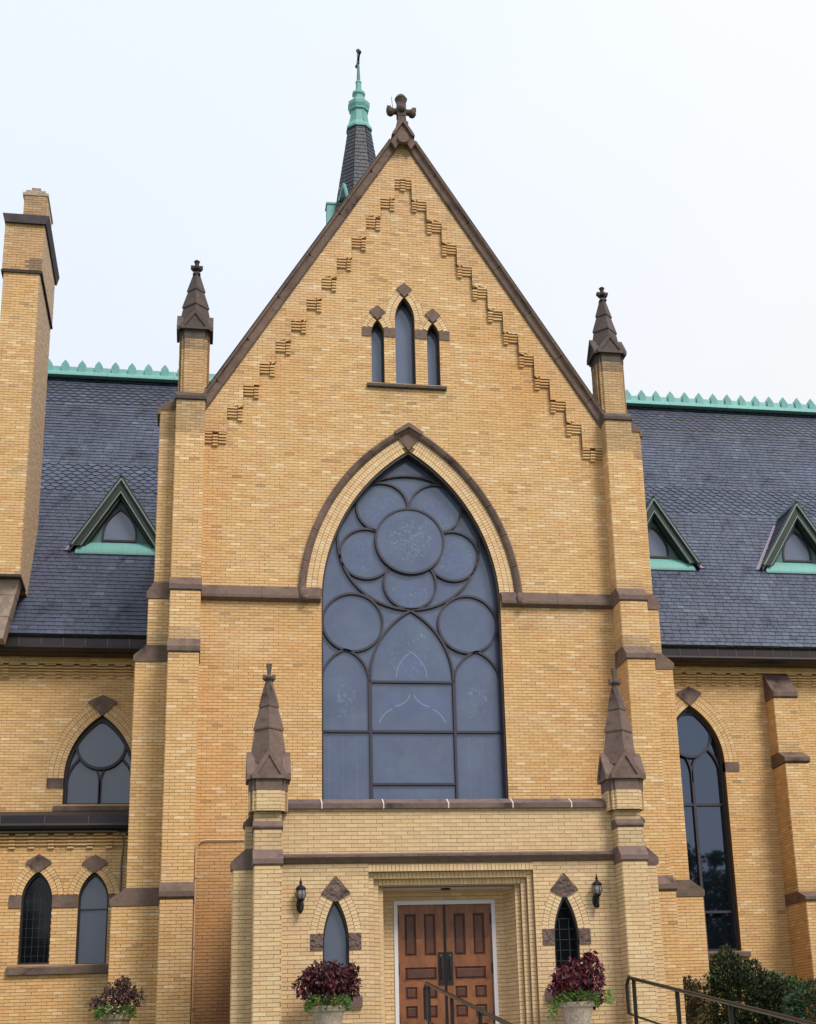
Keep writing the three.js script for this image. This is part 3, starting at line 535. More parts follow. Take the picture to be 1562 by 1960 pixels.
// ---------------- porch
const ZP = 4.1, porch = part('porch', church);
{
  const W = 3.14, front = rect(-W, W, T, 6.14);
  const lan = [{ cx: -2.14, y0: 2.8, ys: 3.72, hw: 0.235, rise: 0.82 }, { cx: 2.12, y0: 2.8, ys: 3.72, hw: 0.235, rise: 0.82 }];
  const lanO = lan.map((l) => opening(l.cx, l.y0, l.ys, l.hw, l.rise)), lanH = lan.map((l) => archHole(l.cx, l.y0, l.ys, l.hw, l.rise, 0.24, 3.9));
  const door0 = rect(-1.54, 1.54, T - 0.01, 4.99);
  solid('porch_wall', M.mortar, porch, (b) => {
    b.prism([[-W, T], [-1.54, T], [-1.54, 4.99], [1.54, 4.99], [1.54, T], [W, T], [W, 6.14], [-W, 6.14]], Z, ZP - 0.34, ZP - 0.002, C.mortarP, { holes: lanO });
    for (const s of [-1, 1]) b.box(s > 0 ? W - 0.34 : -W + 0.002, s > 0 ? W - 0.002 : -W + 0.34, T, 6.14, 0.0, ZP - 0.34, C.mortarP);
  });
  solid('porch_roof', M.slate, porch, (b) => b.box(-W + 0.3, W - 0.3, 5.8, 5.9, 0.0, ZP - 0.3, lin(70, 70, 72)));
  const soot = sooty((x, y) => (y > 5.98 ? 0.12 : y < 5.2 && y > 4.95 ? 0.18 : 0));
  // 300 bricks as parts: the parapet first
  bricks([rect(-W, W, 5.32, 6.14)], [0, 0, ZP], FX, FZ, { tone: tonePorch, extra: soot, len: 0.2307, co: 0.0734, single: porch });
  bricks([[[-W, T], [-1.54, T], [-1.54, 4.99 + 0.13], [1.54, 4.99 + 0.13], [1.54, T], [W, T], [W, 5.16], [-W, 5.16]], ...lanH], [0, 0, ZP], FX, FZ, { tone: tonePorch, extra: soot, len: 0.2307, co: 0.0734 });
  for (const s of [-1, 1]) faceX(0.02, ZP, T, 6.1, s * W, s, { tone: tonePorch, len: 0.2307, co: 0.0734 });
  // string course
  for (let i = 0; i < 5; i++) solid('string_course', M.stone, porch, (b) => b.prism([[-0.02, 5.325], [0.03, 5.325], [0.13, 5.285], [0.13, 5.245], [0.06, 5.20], [0.03, 5.155], [-0.02, 5.155]].map(([z, y]) => [ZP + z, y]), Xp, -W + (i * 2 * W) / 5 + 0.002, -W + ((i + 1) * 2 * W) / 5 - 0.002, vary(C.stoneP, 0.06)));
  // parapet coping with pale joints
  const js = [-3.14, -2.39, -1.25, -0.03, 1.2, 2.34, 3.14];
  for (let i = 0; i + 1 < js.length; i++) {
    const pr = [[0.08, 6.14], [0.08, 6.235], [-0.13, 6.345], [-0.3, 6.345], [-0.42, 6.235], [-0.42, 6.14]].map(([z, y]) => [ZP + z, y]);
    solid('coping_stone', M.stone, porch, (b) => b.prism(pr, Xp, js[i] + (i ? 0.011 : 0), js[i + 1] - (i < js.length - 2 ? 0.011 : 0), vary(C.stoneP, 0.07)));
    if (i) solid('coping_joint', M.mortar, porch, (b) => b.prism(pr.map(([z, y]) => [z + (z > ZP ? 0.002 : 0), y + (y > 6.2 ? 0.002 : 0)]), Xp, js[i] - 0.0105, js[i] + 0.0105, lin(206, 200, 192)));
  }
  // stepped door surround
  const surround = part('door_surround', church), kb = C.mortarP;
  const lay = (hx, hy, z1, ox, oy) => solid('surround_step', M.mortar, surround, (b) => b.prism([[-ox, T], [-hx, T], [-hx, hy], [hx, hy], [hx, T], [ox, T], [ox, oy], [-ox, oy]], Z, z1 - 0.11, z1 - 0.002, kb));
  lay(1.435, 4.875, ZP - 0.1, 1.6, 5.05); lay(1.335, 4.785, ZP - 0.2, 1.5, 4.95);
  const strip = (xa, xb, y1, z) => { for (const s of [-1, 1]) bricks([rect(s > 0 ? xa : -xb, s > 0 ? xb : -xa, T, y1)], [0, 0, z], FX, FZ, { tone: tonePorch, co: 0.0734, u0: s > 0 ? xa : -xb, len: 0.1125, half: true }); };
  strip(1.437, 1.538, 4.99, ZP - 0.1); strip(1.337, 1.433, 4.875, ZP - 0.2);
  const soldier = (x, y0, y1, z) => { const n = Math.round((2 * x) / 0.0715); for (let i = 0; i < n; i++) { const a = -x + (2 * x * i) / n + 0.0045, c = -x + (2 * x * (i + 1)) / n - 0.0045, k = tonePorch(a, y1, z); piece('soldier', 'soldier_brick', M.brick, 300, surround, (b) => b.box(a, c, y0, y1, z - 0.06, z + 0.010 + rr(-0.001, 0.002), k)); } };
  soldier(1.545, 4.992, 5.115, ZP); soldier(1.44, 4.872, 4.985, ZP - 0.1); soldier(1.335, 4.765, 4.868, ZP - 0.2);
  for (const s of [-1, 1]) { // splayed jambs, bricked
    const a = [s * 1.335, ZP - 0.31], c = [s * 1.14, 3.2], L = Math.hypot(c[0] - a[0], c[1] - a[1]), u = [(c[0] - a[0]) / L, 0, (c[1] - a[1]) / L], n = s > 0 ? [u[2], 0, -u[0]] : [-u[2], 0, u[0]];
    const nn = n[2] < 0 ? [-n[0], 0, -n[2]] : n;
    solid('jamb', M.mortar, surround, (b) => b.prism([[a[0], a[1]], [c[0], c[1]], [s * 1.7, 3.2], [s * 1.7, ZP - 0.31]], Yp, T, 4.79, kb));
    bricks([rect(0, L, T, 4.76)], [a[0], 0, a[1]], u, nn, { tone: tonePorch, co: 0.0734, len: 0.23, u0: 0.05 });
    bricks([rect(s > 0 ? 1.24 : -1.335, s > 0 ? 1.335 : -1.24, T, 4.765)], [0, 0, ZP - 0.304], FX, FZ, { tone: tonePorch, co: 0.0734, u0: s > 0 ? 1.24 : -1.335, len: 0.1, half: true });
  }
  solid('soffit', M.paint, surround, (b) => b.box(-1.3, 1.3, 4.735, 4.76, 3.2, ZP - 0.45, lin(188, 184, 192)));
  solid('lintel', M.mortar, surround, (b) => b.box(-1.33, 1.33, 4.74, 4.79, ZP - 0.45, ZP - 0.2, lin(120, 104, 84)));
  solid('soffit_lamp', M.metal, surround, (b) => b.add(at(new THREE.CylinderGeometry(0.085, 0.1, 0.03, 20), -0.02, 4.722, 3.52), lin(36, 34, 38)));
  // back wall of the recess
  const bz = 3.2;
  solid('recess_wall', M.mortar, surround, (b) => b.prism([[-1.7, T], [-0.98, T], [-0.98, 4.55], [0.98, 4.55], [0.98, T], [1.7, T], [1.7, 4.9], [-1.7, 4.9]], Z, bz - 0.25, bz - 0.002, kb));
  bricks([[[-1.16, T], [-0.97, T], [-0.97, 4.56], [0.97, 4.56], [0.97, T], [1.16, T], [1.16, 4.73], [-1.16, 4.73]]], [0, 0, bz], FX, FZ, { tone: tonePorch, co: 0.0734, len: 0.2307 });
  // door frame and leaves
  const dp = part('entrance_door', church);
  solid('door_frame', M.paint, dp, (b) => { for (const s of [-1, 1]) { b.box(s > 0 ? 0.9 : -0.97, s > 0 ? 0.97 : -0.9, T, 4.55, bz - 0.2, bz + 0.03, C.white); } b.box(-0.9, 0.9, 4.475, 4.55, bz - 0.2, bz + 0.03, C.white); });
  for (const s of [-1, 1]) {
    const X = (a, b2) => (s < 0 ? [a, b2] : [-b2, -a]), rows = [[3.54, 4.31, 2], [3.1, 3.33, 1], [2.76, 2.98, 2], [2.42, 2.64, 2], [2.1, 2.3, 2]], holes = [];
    for (const [ya, yb, n] of rows) { if (n === 2) { holes.push([...X(-0.765, -0.545), ya, yb], [...X(-0.395, -0.175), ya, yb]); } else holes.push([...X(-0.765, -0.175), ya, yb]); }
    const xa = X(-0.895, -0.012);
    solid('door_leaf', M.wood, dp, (b) => b.prism(rect(xa[0], xa[1], T + 0.02, 4.47), Z, bz - 0.09, bz - 0.04, vary(C.wood, 0.06), { holes: holes.map((h) => rect(h[0], h[1], h[2], h[3])) }));
    for (const h of holes) solid('door_panel', M.wood, dp, (b) => { const k = vary(C.woodDark, 0.1), z = bz - 0.075, m = 0.045; b.box(h[0], h[1], h[2], h[3], z - 0.01, z, k); b.loft([[h[0] + 0.02, h[2] + 0.02, z], [h[1] - 0.02, h[2] + 0.02, z], [h[1] - 0.02, h[3] - 0.02, z], [h[0] + 0.02, h[3] - 0.02, z]], [[h[0] + m, h[2] + m, z + 0.018], [h[1] - m, h[2] + m, z + 0.018], [h[1] - m, h[3] - m, z + 0.018], [h[0] + m, h[3] - m, z + 0.018]], k); });
    solid('door_handle', M.metal, dp, (b) => { const x = s * 0.085; b.box(x - 0.055, x + 0.055, 3.0, 3.6, bz - 0.04, bz - 0.025, lin(40, 36, 36)); tubeBag(b, [[x, 3.12, bz - 0.02], [x, 3.14, bz + 0.04], [x, 3.3, bz + 0.055], [x, 3.46, bz + 0.04], [x, 3.48, bz - 0.02]], 0.014, lin(54, 48, 44), 8); b.add(at(new THREE.SphereGeometry(0.02, 8, 6), x, 3.53, bz - 0.018), lin(120, 112, 96)); });
    for (const y of [4.1, 3.2, 2.3]) solid('door_hinge', M.metal, dp, (b) => b.box(s > 0 ? 0.875 : -0.905, s > 0 ? 0.905 : -0.875, y, y + 0.2, bz - 0.05, bz - 0.02, C.black));
  }
  solid('door_astragal', M.metal, dp, (b) => b.box(-0.022, 0.022, T + 0.02, 4.47, bz - 0.06, bz - 0.02, C.black));
  // side lancets
  lan.forEach((l, i) => {
    const w = part('porch_window', church);
    frameRing('window_frame', l.cx, l.y0, l.ys, l.hw, l.rise, ZP - 0.22, ZP - 0.03, 0.028, w, lin(30, 28, 32));
    pane('pane', opening(l.cx, l.y0, l.ys, l.hw - 0.01, l.rise - 0.02), ZP - 0.16, i ? M.pane_dark : M.pane_grey, w);
    if (i) solid('lead_came', M.lead, w, (b) => { const k = lin(46, 48, 60); for (const dx of [-0.09, 0.09]) b.box(l.cx + dx - 0.006, l.cx + dx + 0.006, 2.82, 4.1, ZP - 0.16, ZP - 0.15, k); for (let y = 2.95; y < 4.3; y += 0.19) { b.box(l.cx - 0.2 * Math.min(1, (4.55 - y) / 0.7), l.cx + 0.2 * Math.min(1, (4.55 - y) / 0.7), y, y + 0.01, ZP - 0.16, ZP - 0.15, k); } });
    voussoirs(l.cx, l.ys, l.hw, l.rise, ZP, 2, w, { tone: tonePorch, pale: 0.25, yStart: 3.9 });
    const sz = 0.05;
    keyStone(w, [[l.cx, 4.53], [l.cx + 0.265, 4.60], [l.cx + 0.25, 4.64], [l.cx, 4.90], [l.cx - 0.25, 4.64], [l.cx - 0.265, 4.60]].map(([x, y], j) => (j === 0 ? [x, 4.46] : [x, y])), ZP, 0.03, C.stoneP, M.rough_stone);
    for (const s of [-1, 1]) solid('impost_stone', M.rough_stone, w, (b) => b.box(s > 0 ? l.cx + l.hw : l.cx - l.hw - 0.22, s > 0 ? l.cx + l.hw + 0.22 : l.cx - l.hw, 3.62, 3.90, ZP - 0.2, ZP + 0.03, vary(C.stoneP, 0.06)));
    solid('sill', M.stone, w, (b) => b.prism([[-0.2, 2.86], [0.02, 2.82], [0.08, 2.78], [0.08, 2.62], [-0.2, 2.62]].map(([z, y]) => [ZP + z, y]), Xp, l.cx - 0.46, l.cx + 0.46, vary(C.stoneP, 0.06)));
  });
  // corner buttresses and pinnacles of the porch
  for (const s of [-1, 1]) {
    const A = s > 0 ? 3.14 : -3.62, B = s > 0 ? 3.62 : -3.14, o = { tone: tonePorch, co: 0.0734, len: 0.2307 };
    solid('porch_wall', M.mortar, porch, (b) => b.box(s > 0 ? 3.13 : -3.62, s > 0 ? 3.62 : -3.13, T, 6.1, 3.62, ZP - 0.002, C.mortarP));
    buttress({ axis: 'z', a0: A, a1: B, base: ZP - 0.05, parent: porch, opt: o, stoneK: C.stoneP, stages: [{ y0: 5.88, y1: 6.08, d: 0.30 }, { y0: 5.36, y1: 5.72, d: 0.38 }, { y0: T, y1: 5.06, d: 0.52 }] });
    buttress({ axis: 'x', dir: s, a0: 3.62, a1: ZP - 0.06, base: s * 3.6, parent: porch, opt: o, stoneK: C.stoneP, stages: [{ y0: 6.0, y1: 6.08, d: 0.10 }, { y0: 5.42, y1: 5.84, d: 0.16 }, { y0: T, y1: 5.06, d: 0.37 }] });
    const g = part('porch_pinnacle', church), cx = s * 3.37, cz = ZP + 0.02, k = lin(98, 84, 76);
    pinnacle(g, cx, cz, pinnLow, tonePorch, lin(114, 94, 86));
    solid('finial', M.stone, g, (b) => {
      const y = 8.53; for (const q of [-1, 1]) { const h = new THREE.SphereGeometry(0.055, 8, 6); h.scale(1, 1.1, 1); b.add(at(h, cx + q * 0.07, y + 0.08, cz), k); const h3 = new THREE.SphereGeometry(0.055, 8, 6); b.add(at(h3, cx, y + 0.08, cz + q * 0.07), k); b.box(cx + (q > 0 ? 0.06 : -0.118), cx + (q > 0 ? 0.118 : -0.06), y + 0.05, y + 0.14, cz - 0.04, cz + 0.04, k); }
      b.add(at(new THREE.CylinderGeometry(0.06, 0.06, 0.12, 8), cx, y + 0.07, cz), k); const q = new THREE.CylinderGeometry(0.078, 0.042, 0.22, 4); q.rotateY(Math.PI / 4); b.add(at(q, cx, y + 0.24, cz), k);
    });
  }
}

// ---------------- nave walls behind, left and right
const ZN = -3.6;
const nave = part('nave_wall', church);
function corbelTable(x0, x1, z, y1, parent, limit = 300) { // running band of stepped bricks, y1: upper edge
  const per = 0.4;
  for (let x = x0; x < x1; x += per) for (const [a, c, low] of [[0, 0.265, 0], [0.268, 0.397, 1]]) for (let i = 0; i < 4; i++) {
    const y = y1 - (i + low) * CO, k = toneMain(x, y, z); if (x + c > x1) continue;
    piece('corbel', 'corbel_brick', M.brick, limit, parent, (b) => b.box(x + a, x + c, y - CO + 0.031, y - 0.002, z - 0.01, z + 0.104 - i * 0.016 + (low ? 0.008 : 0), k));
  }
}
function naveWindow(parent, cx, y0, ys, hw, rise, z, gm, tall) {
  frameRing('window_frame', cx, y0, ys, hw, rise, z - 0.36, z - 0.14, 0.06, parent, lin(44, 40, 44));
  pane('pane', opening(cx, y0 + 0.02, ys, hw - 0.02, rise - 0.02), z - 0.29, gm, parent);
  const zz = z - 0.26, cy = ys + rise - (tall ? 0.74 : 0.68), r = 0.555;
  pane('pane', circ(cx, cy, r), zz + 0.058, gm, parent, 0.06); ringBar('tracery_ring', cx, cy, r, zz + 0.04, parent, 0.032);
  const aw = (hw - 0.06) / 2, ay = cy - r - (tall ? 0.45 : 0.35), ar = tall ? 0.72 : 0.66;
  for (const s of [-1, 1]) archBar('tracery_arch', cx + s * (aw + 0.01), tall ? ay - 0.2 : y0, ay, aw, ar, zz, parent, 0.026);
  bar('mullion', cx - 0.035, cx + 0.035, y0, ay + 0.02, zz + 0.004, parent);
  if (tall) for (const y of [7.55, 4.9]) for (const s of [-1, 1]) bar('transom', s > 0 ? cx + 0.036 : cx - hw + 0.05, s > 0 ? cx + hw - 0.05 : cx - 0.036, y - 0.03, y + 0.03, zz, parent);
  voussoirs(cx, ys, hw, rise, z, 3, parent, { pale: 0.15 });
  const t = ys + rise; keyStone(parent, [[cx, t - 0.02], [cx + 0.335, t + 0.3], [cx + 0.3, t + 0.34], [cx, t + 0.48], [cx - 0.3, t + 0.34], [cx - 0.335, t + 0.3]], z, 0.05);
  for (const s of [-1, 1]) solid('impost_stone', M.stone, parent, (b) => b.box(s > 0 ? cx + hw : cx - hw - 0.37, s > 0 ? cx + hw + 0.37 : cx - hw, ys - 0.23, ys, z - 0.2, z + 0.03, vary(C.stone, 0.06)));
  solid('sill', M.stone, parent, (b) => b.prism([[-0.3, y0 + 0.02], [0.02, y0 - 0.02], [0.1, y0 - 0.05], [0.1, y0 - 0.15], [-0.3, y0 - 0.15]].map(([q, y]) => [z + q, y]), Xp, cx - hw - 0.2, cx + hw + 0.2, vary(C.stone, 0.06)));
}
const nw = { L: { cx: -6.88, y0: 7.57, ys: 8.19, hw: 0.8, rise: 1.5 }, R: { cx: 7.65, y0: 3.95, ys: 8.59, hw: 0.8, rise: 1.47 } };
for (const [side, x0, x1] of [['L', -10.2, -4.9], ['R', 4.9, 17]]) {
  const w = nw[side], o = opening(w.cx, w.y0, w.ys, w.hw, w.rise), h = opening(w.cx, w.y0, w.ys, w.hw, w.rise, 0); const hh = [[w.cx - w.hw, w.y0], [w.cx + w.hw, w.y0], [w.cx + w.hw, w.ys], ...archLine(w.cx, w.ys, w.hw, w.rise, 0.36), [w.cx - w.hw, w.ys]];
  solid('wall_body', M.mortar, nave, (b) => b.prism(rect(x0, x1, T, 11.2), Z, ZN - 0.5, ZN - 0.002, C.mortar, { holes: [o] }));
  faceZ([rect(x0, x1, side === 'L' ? 7.3 : T, 10.92), hh], ZN, { u0: x0 });
  solid('frieze', M.mortar, nave, (b) => b.box(x0, x1, 10.9, 11.25, ZN - 0.01, ZN + 0.092, C.mortar));
  faceZ([rect(x0, x1, 10.9, 11.16)], ZN + 0.094, { u0: x0 });
  corbelTable(side === 'L' ? -9.85 : 5.6, side === 'L' ? -5.6 : 9.75, ZN, 10.90, nave); if (side === 'R') corbelTable(10.36, 13.5, ZN, 10.90, nave);
  const g = part('nave_window', church); naveWindow(g, w.cx, w.y0, w.ys, w.hw, w.rise, ZN, side === 'L' ? M.pane_grey : M.pane_mirror, side === 'R');
}
// returns of the transept
for (const s of [-1, 1]) { solid('side_wall', M.mortar, nave, (b) => b.box(s > 0 ? 4.9 : -5.3, s > 0 ? 5.3 : -4.9, T, 15.2, -8, -0.6, C.mortar)); faceX(-3.6, -0.62, T, 15.2, s * 5.3, s, {}); }
// nave buttress at the right
buttress({ axis: 'z', a0: 9.73, a1: 10.35, base: ZN, parent: nave, stages: [{ y0: 10.88, y1: 10.9, d: 0.02 }, { y0: 8.74, y1: 10.16, d: 0.5 }, { y0: 5.25, y1: 8.42, d: 0.82 }, { y0: T, y1: 4.98, d: 1.2 }], faces: [1, 1, 1], lip: 0.06 });

// gutters
function gutter(name, x0, x1, z, yb, yt, parent, sp) {
  const g = part(name, parent), k = C.gutter;
  for (let x = x0, i = 0; x < x1 - 0.01; x += sp, i++) { const e = Math.min(x + sp, x1), kk = vary(mix(k, lin(58, 40, 38), rnd() * 0.5), 0.12); solid('gutter_panel', M.gutter, g, (b) => b.prism([[-0.5, yb], [-0.12, yb], [-0.08, yb + 0.03], [0.0, yb + 0.05], [0.03, yb + 0.1], [0.0, yb + 0.15], [0.0, yt - 0.02], [-0.03, yt], [-0.5, yt]].map(([q, y]) => [z + q, y]), Xp, x + 0.002, e - 0.002, kk)); if (i) solid('gutter_seam', M.gutter, g, (b) => b.box(x - 0.007, x + 0.007, yb + 0.14, yt - 0.02, z - 0.1, z + 0.012, lin(92, 84, 88))); }
}
gutter('nave_gutter', -9.3, -5.3, -3.02, 11.06, 11.47, church, 0.5); gutter('nave_gutter', 5.3, 16.8, -3.02, 11.06, 11.47, church, 0.5);

// ---------------- slate roof
const slateBag = new Bag(); let slateSingles = 0; const slateShapes = [];
const slateTone = (x, s) => { let c = [0.064, 0.08, 0.135]; const f = fbm(x * 0.8 + 3, s * 0.8, 4); c = mix(c, [0.11, 0.138, 0.21], Math.max(0, f - 0.45) * 1.6); if (rnd() < 0.07) c = mix(c, [0.078, 0.082, 0.135], 0.7); if (rnd() < 0.035) c = mix(c, [0.14, 0.17, 0.25], 0.5); if (rnd() < 0.03) c = mix(c, [0.038, 0.047, 0.078], 0.7); return vary(c, 0.1); };
function slates({ o, u, v, n, len, lim, exp = 0.14, wid = 0.215, band = () => false, single = null, bag = slateBag, tone = slateTone }) {
  const P = (a, s, w) => [o[0] + u[0] * a + v[0] * s + n[0] * w, o[1] + u[1] * a + v[1] * s + n[1] * w, o[2] + u[2] * a + v[2] * s + n[2] * w];
  for (let i = 0; i * exp < len; i++) {
    const s0 = i * exp, s1 = Math.min(len, s0 + exp * 1.45), [xa, xb] = lim(s0 + exp / 2), fancy = band(s0); let x = fancy ? Math.floor(xa / 0.25) * 0.25 + (i & 1) * 0.125 - 0.25 : xa - rr(0, 0.2);
    while (x < xb) {
      const w = fancy ? 0.25 : wid * rr(0.82, 1.2), x0 = Math.max(xa, x), x1 = Math.min(xb, x + w); x += w; if (x1 - x0 < 0.03) continue;
      const g = 0.0055, a = x0 + g, c = x1 - g, dr = rr(-0.006, 0.006), h0 = (fancy ? 0.03 : 0.022) + rr(0, 0.006), h1 = 0.003, k = tone(a, s0), W = c - a;
      const low = fancy ? [[0, 0.078], [0.13, 0.045], [0.3, 0.014], [0.5, 0], [0.7, 0.014], [0.87, 0.045], [1, 0.078]] : [[0, 0], [1, rr(-0.004, 0.004)]];
      const hh = (t) => h0 + ((h1 - h0) * (t - s0)) / (s1 - s0);
      const top = low.map(([q, d]) => [a + q * W, s0 + d + dr]), bagf = (b, ox, os) => {
        const Q = (aa, ss, ww) => (ox === undefined ? P(aa, ss, ww) : [aa - ox, ss - os, ww]);
        const up = [Q(c, s1, h1), Q(a, s1, h1)], t = top.map(([aa, ss]) => Q(aa, ss, hh(ss))), d = top.map(([aa, ss]) => Q(aa, ss, -0.002));
        for (let j = 1; j < t.length; j++) b.tri(up[1], t[j - 1], t[j], k); b.tri(up[1], t[t.length - 1], up[0], k);
        for (let j = 1; j < t.length; j++) b.quad(d[j - 1], d[j], t[j], t[j - 1], k);
        b.quad(Q(a, s1, -0.002), d[0], t[0], up[1], k); b.quad(d[d.length - 1], Q(c, s1, -0.002), up[0], t[t.length - 1], k);
      };
      if (single && slateSingles < 300 && !fancy) { slateSingles++; const b = new Bag(); bagf(b); b.build('slate', M.slate, single); } else bagf(bag);
    }
  }
}
const roof = part('slate_roof', church);
const EY = 11.47, EZ = -2.96, slope = [0, SL * NRM, -NRM], snorm = [0, NRM, SL * NRM];
const SLEN = (21.02 - EY) / (SL * NRM);
solid('roof_deck', M.slate, roof, (b) => b.prism([[EZ, EY], [-8.72, 20.94], [-14.4, EY], [-14.4, EY - 0.1], [EZ - 0.1, EY - 0.1]].map(([z, y]) => [z, y - 0.02]), Xp, -9.3, 18.5, lin(26, 26, 32)));
const band = (s) => (s > 5.5 && s < 6.75) || (s > 9.72 && s < 10.72);
for (const [xa, xb] of [[-9.25, -5.15], [5.15, 16.8]]) slates({ o: [0, EY, EZ], u: FX, v: slope, n: snorm, len: SLEN, lim: (s) => [xa < 0 ? -9.14 : xa, xb], band, single: xa < 0 ? roof : null });
// transept roof behind the gable
solid('roof_deck', M.slate, roof, (b) => b.prism([[-5.3, 14.9], [0, 23.4], [5.3, 14.9], [5.3, 14.7], [-5.3, 14.7]], Z, -9, -0.62, lin(52, 52, 60)));
// copper ridge with crest
{
  const crest = part('ridge_crest', church), kc = () => vary(C.copper, 0.07);
  for (let x = -9.4; x < 18.4; x += 1.9) { if (x > -4.5 && x < 3.4) continue; const e = Math.min(x + 1.9, 18.4), k = kc(); solid('ridge_roll', M.copper, crest, (b) => { b.prism([[-8.47, 20.9], [-8.50, 20.98], [-8.66, 21.12], [-8.70, 21.27], [-8.78, 21.27], [-8.82, 21.12], [-9.0, 20.9]], Xp, x + 0.004, e - 0.004, k); }); }
  const f = []; for (let i = 0; i <= 8; i++) { const t = i / 8; f.push([0.105 * Math.sin(Math.PI * (0.5 + t * 0.5)) ** 0.8, 0.07 + 0.2 * t]); }
  const outline = [[0.09, -0.02], [0.085, 0.05], [0.115, 0.1], [0.1, 0.16], [0.05, 0.23], [0, 0.3], [-0.05, 0.23], [-0.1, 0.16], [-0.115, 0.1], [-0.085, 0.05], [-0.09, -0.02]];
  for (let x = -9.18, i = 0; x < 18.3; x += 0.472, i++) {
    if (x > -4.7 && x < 4.7) continue; const k = kc();
    solid('crest_finial', M.copper, crest, (b) => { b.prism(outline.map(([a, y]) => [x + a, 21.2 + y * 0.95]), Z, -8.78, -8.69, k); const g = new THREE.CylinderGeometry(0.035, 0.045, 0.03, 10); g.rotateX(Math.PI / 2); b.add(at(g, x, 21.31, -8.68), k); b.box(x - 0.1, x + 0.1, 20.98, 21.26, -8.72, -8.60, k); });
  }
}
// dormers
function dormer(cx) {
  const d = part('dormer', church), zf = -4.42, zb = -4.72, ya = 16.03, yb = 14.22, hw = 1.13, m = (ya - yb) / hw, kd = () => vary(lin(36, 44, 45), 0.1), ke = vary(lin(120, 146, 136), 0.05);
  const zr = (y) => EZ - (y - EY) / SL; // roof plane
  for (const s of [-1, 1]) {
    solid('dormer_roof', M.slate, d, (b) => { const A = [cx, ya + 0.02, zf], B = [cx, ya + 0.02, zr(ya)], D = [cx + s * (hw + 0.05), yb - 0.07, zf], E2 = [cx + s * (hw + 0.05), yb - 0.07, zr(yb - 0.07) - 0.1], dn = (p) => [p[0], p[1] - 0.1, p[2]]; b.loft([dn(A), dn(D), dn(E2), dn(B)], [A, D, E2, B], lin(58, 56, 66)); });
    { const L = Math.hypot(hw, ya - yb), v = [-s * hw / L, (ya - yb) / L, 0], n2 = [s * (ya - yb) / L, hw / L, 0];
      slates({ o: [cx + s * (hw + 0.05), yb - 0.05, 0], u: [0, 0, 1], v, n: n2, len: L, lim: (q) => { const y = yb + (q * (ya - yb)) / L; return [zr(y) + 0.02, zf - 0.01]; }, exp: 0.13 }); }
    const band2 = (o0, o1, z0, z1, k, nm) => solid(nm, M.copper, d, (b) => { const P = (o, t) => { const x = (hw + o) * t; return [cx + s * x, ya + o * m - m * x]; }; b.prism([P(o0, 0), P(o0, 1), P(o1, 1), P(o1, 0)], Z, z0, z1, k); });
    band2(0.08, 0.02, zf - 0.02, zf + 0.03, kd(), 'barge_board'); band2(0.02, -0.015, zf, zf + 0.045, ke, 'barge_trim'); band2(-0.015, -0.2, zf - 0.1, zf - 0.02, kd(), 'barge_board'); band2(-0.2, -0.225, zf - 0.08, zf + 0.012, ke, 'barge_trim'); band2(-0.225, -0.30, zb, zf - 0.12, kd(), 'barge_board');
    solid('valley_flashing', M.gutter, d, (b) => { const p0 = [cx + s * (hw + 0.10), yb - 0.1], x1 = cx + s * 0.12, Y1 = 15.85; b.loft([[p0[0], p0[1], zr(p0[1]) + 0.05], [p0[0] + s * 0.11, p0[1], zr(p0[1]) + 0.05], [p0[0] + s * 0.11, p0[1], zr(p0[1]) + 0.03], [p0[0], p0[1], zr(p0[1]) + 0.03]], [[x1, Y1, zr(Y1) + 0.05], [x1 + s * 0.1, Y1, zr(Y1) + 0.05], [x1 + s * 0.1, Y1, zr(Y1) + 0.03], [x1, Y1, zr(Y1) + 0.03]], lin(126, 116, 134)); });
  }
  solid('dormer_ridge', M.copper, d, (b) => tubeBag(b, [[cx, ya + 0.06, zf + 0.05], [cx, ya + 0.06, -5.1], [cx, ya + 0.06, zr(ya) + 0.02]], 0.035, vary(C.copper, 0.05), 6));
  const wo = opening(cx, 14.47, 14.6, 0.40, 0.72, 0, 10);
  const zw = zb + 0.0;
  solid('dormer_front', M.copper, d, (b) => b.prism([[cx - 0.93, 14.38], [cx + 0.93, 14.38], [cx, 15.75]], Z, zw - 0.15, zw, lin(84, 116, 116), { holes: [wo] }));
  solid('window_frame', M.paint, d, (b) => b.prism(opening(cx, 14.44, 14.6, 0.43, 0.76, 0, 10), Z, zw - 0.04, zw + 0.03, lin(40, 34, 44), { holes: [opening(cx, 14.49, 14.6, 0.385, 0.7, 0, 10)] }));
  pane('pane', opening(cx, 14.46, 14.6, 0.4, 0.72, 0, 10), zw - 0.03, M.pane_blue, d);
  solid('apron', M.copper, d, (b) => { const pts = []; const n = 10, P = (t) => { const y = 14.40 - 0.34 * t, z = zb + 0.02 + 0.22 * t + 0.05 * Math.sin(t * Math.PI); return [z, y]; }; const lo = [], up = []; const wd = (t) => 0.86 + 0.2 * Math.sin(t * 1.4); for (let i = 0; i < n; i++) { const a = P(i / n), c = P((i + 1) / n), wa = wd(i / n), wc = wd((i + 1) / n), k = vary(C.copper, 0.03); b.loft([[cx - wc, c[1], c[0]], [cx + wc, c[1], c[0]], [cx + wc, c[1] - 0.02, c[0] - 0.14], [cx - wc, c[1] - 0.02, c[0] - 0.14]], [[cx - wa, a[1], a[0]], [cx + wa, a[1], a[0]], [cx + wa, a[1], a[0] - 0.14], [cx - wa, a[1], a[0] - 0.14]], k); } b.box(cx - 1.05, cx + 1.05, 14.02, 14.07, zb + 0.1, zb + 0.255, vary(C.copper, 0.05)); });
}
dormer(-6.73); dormer(7.4); dormer(11.55);

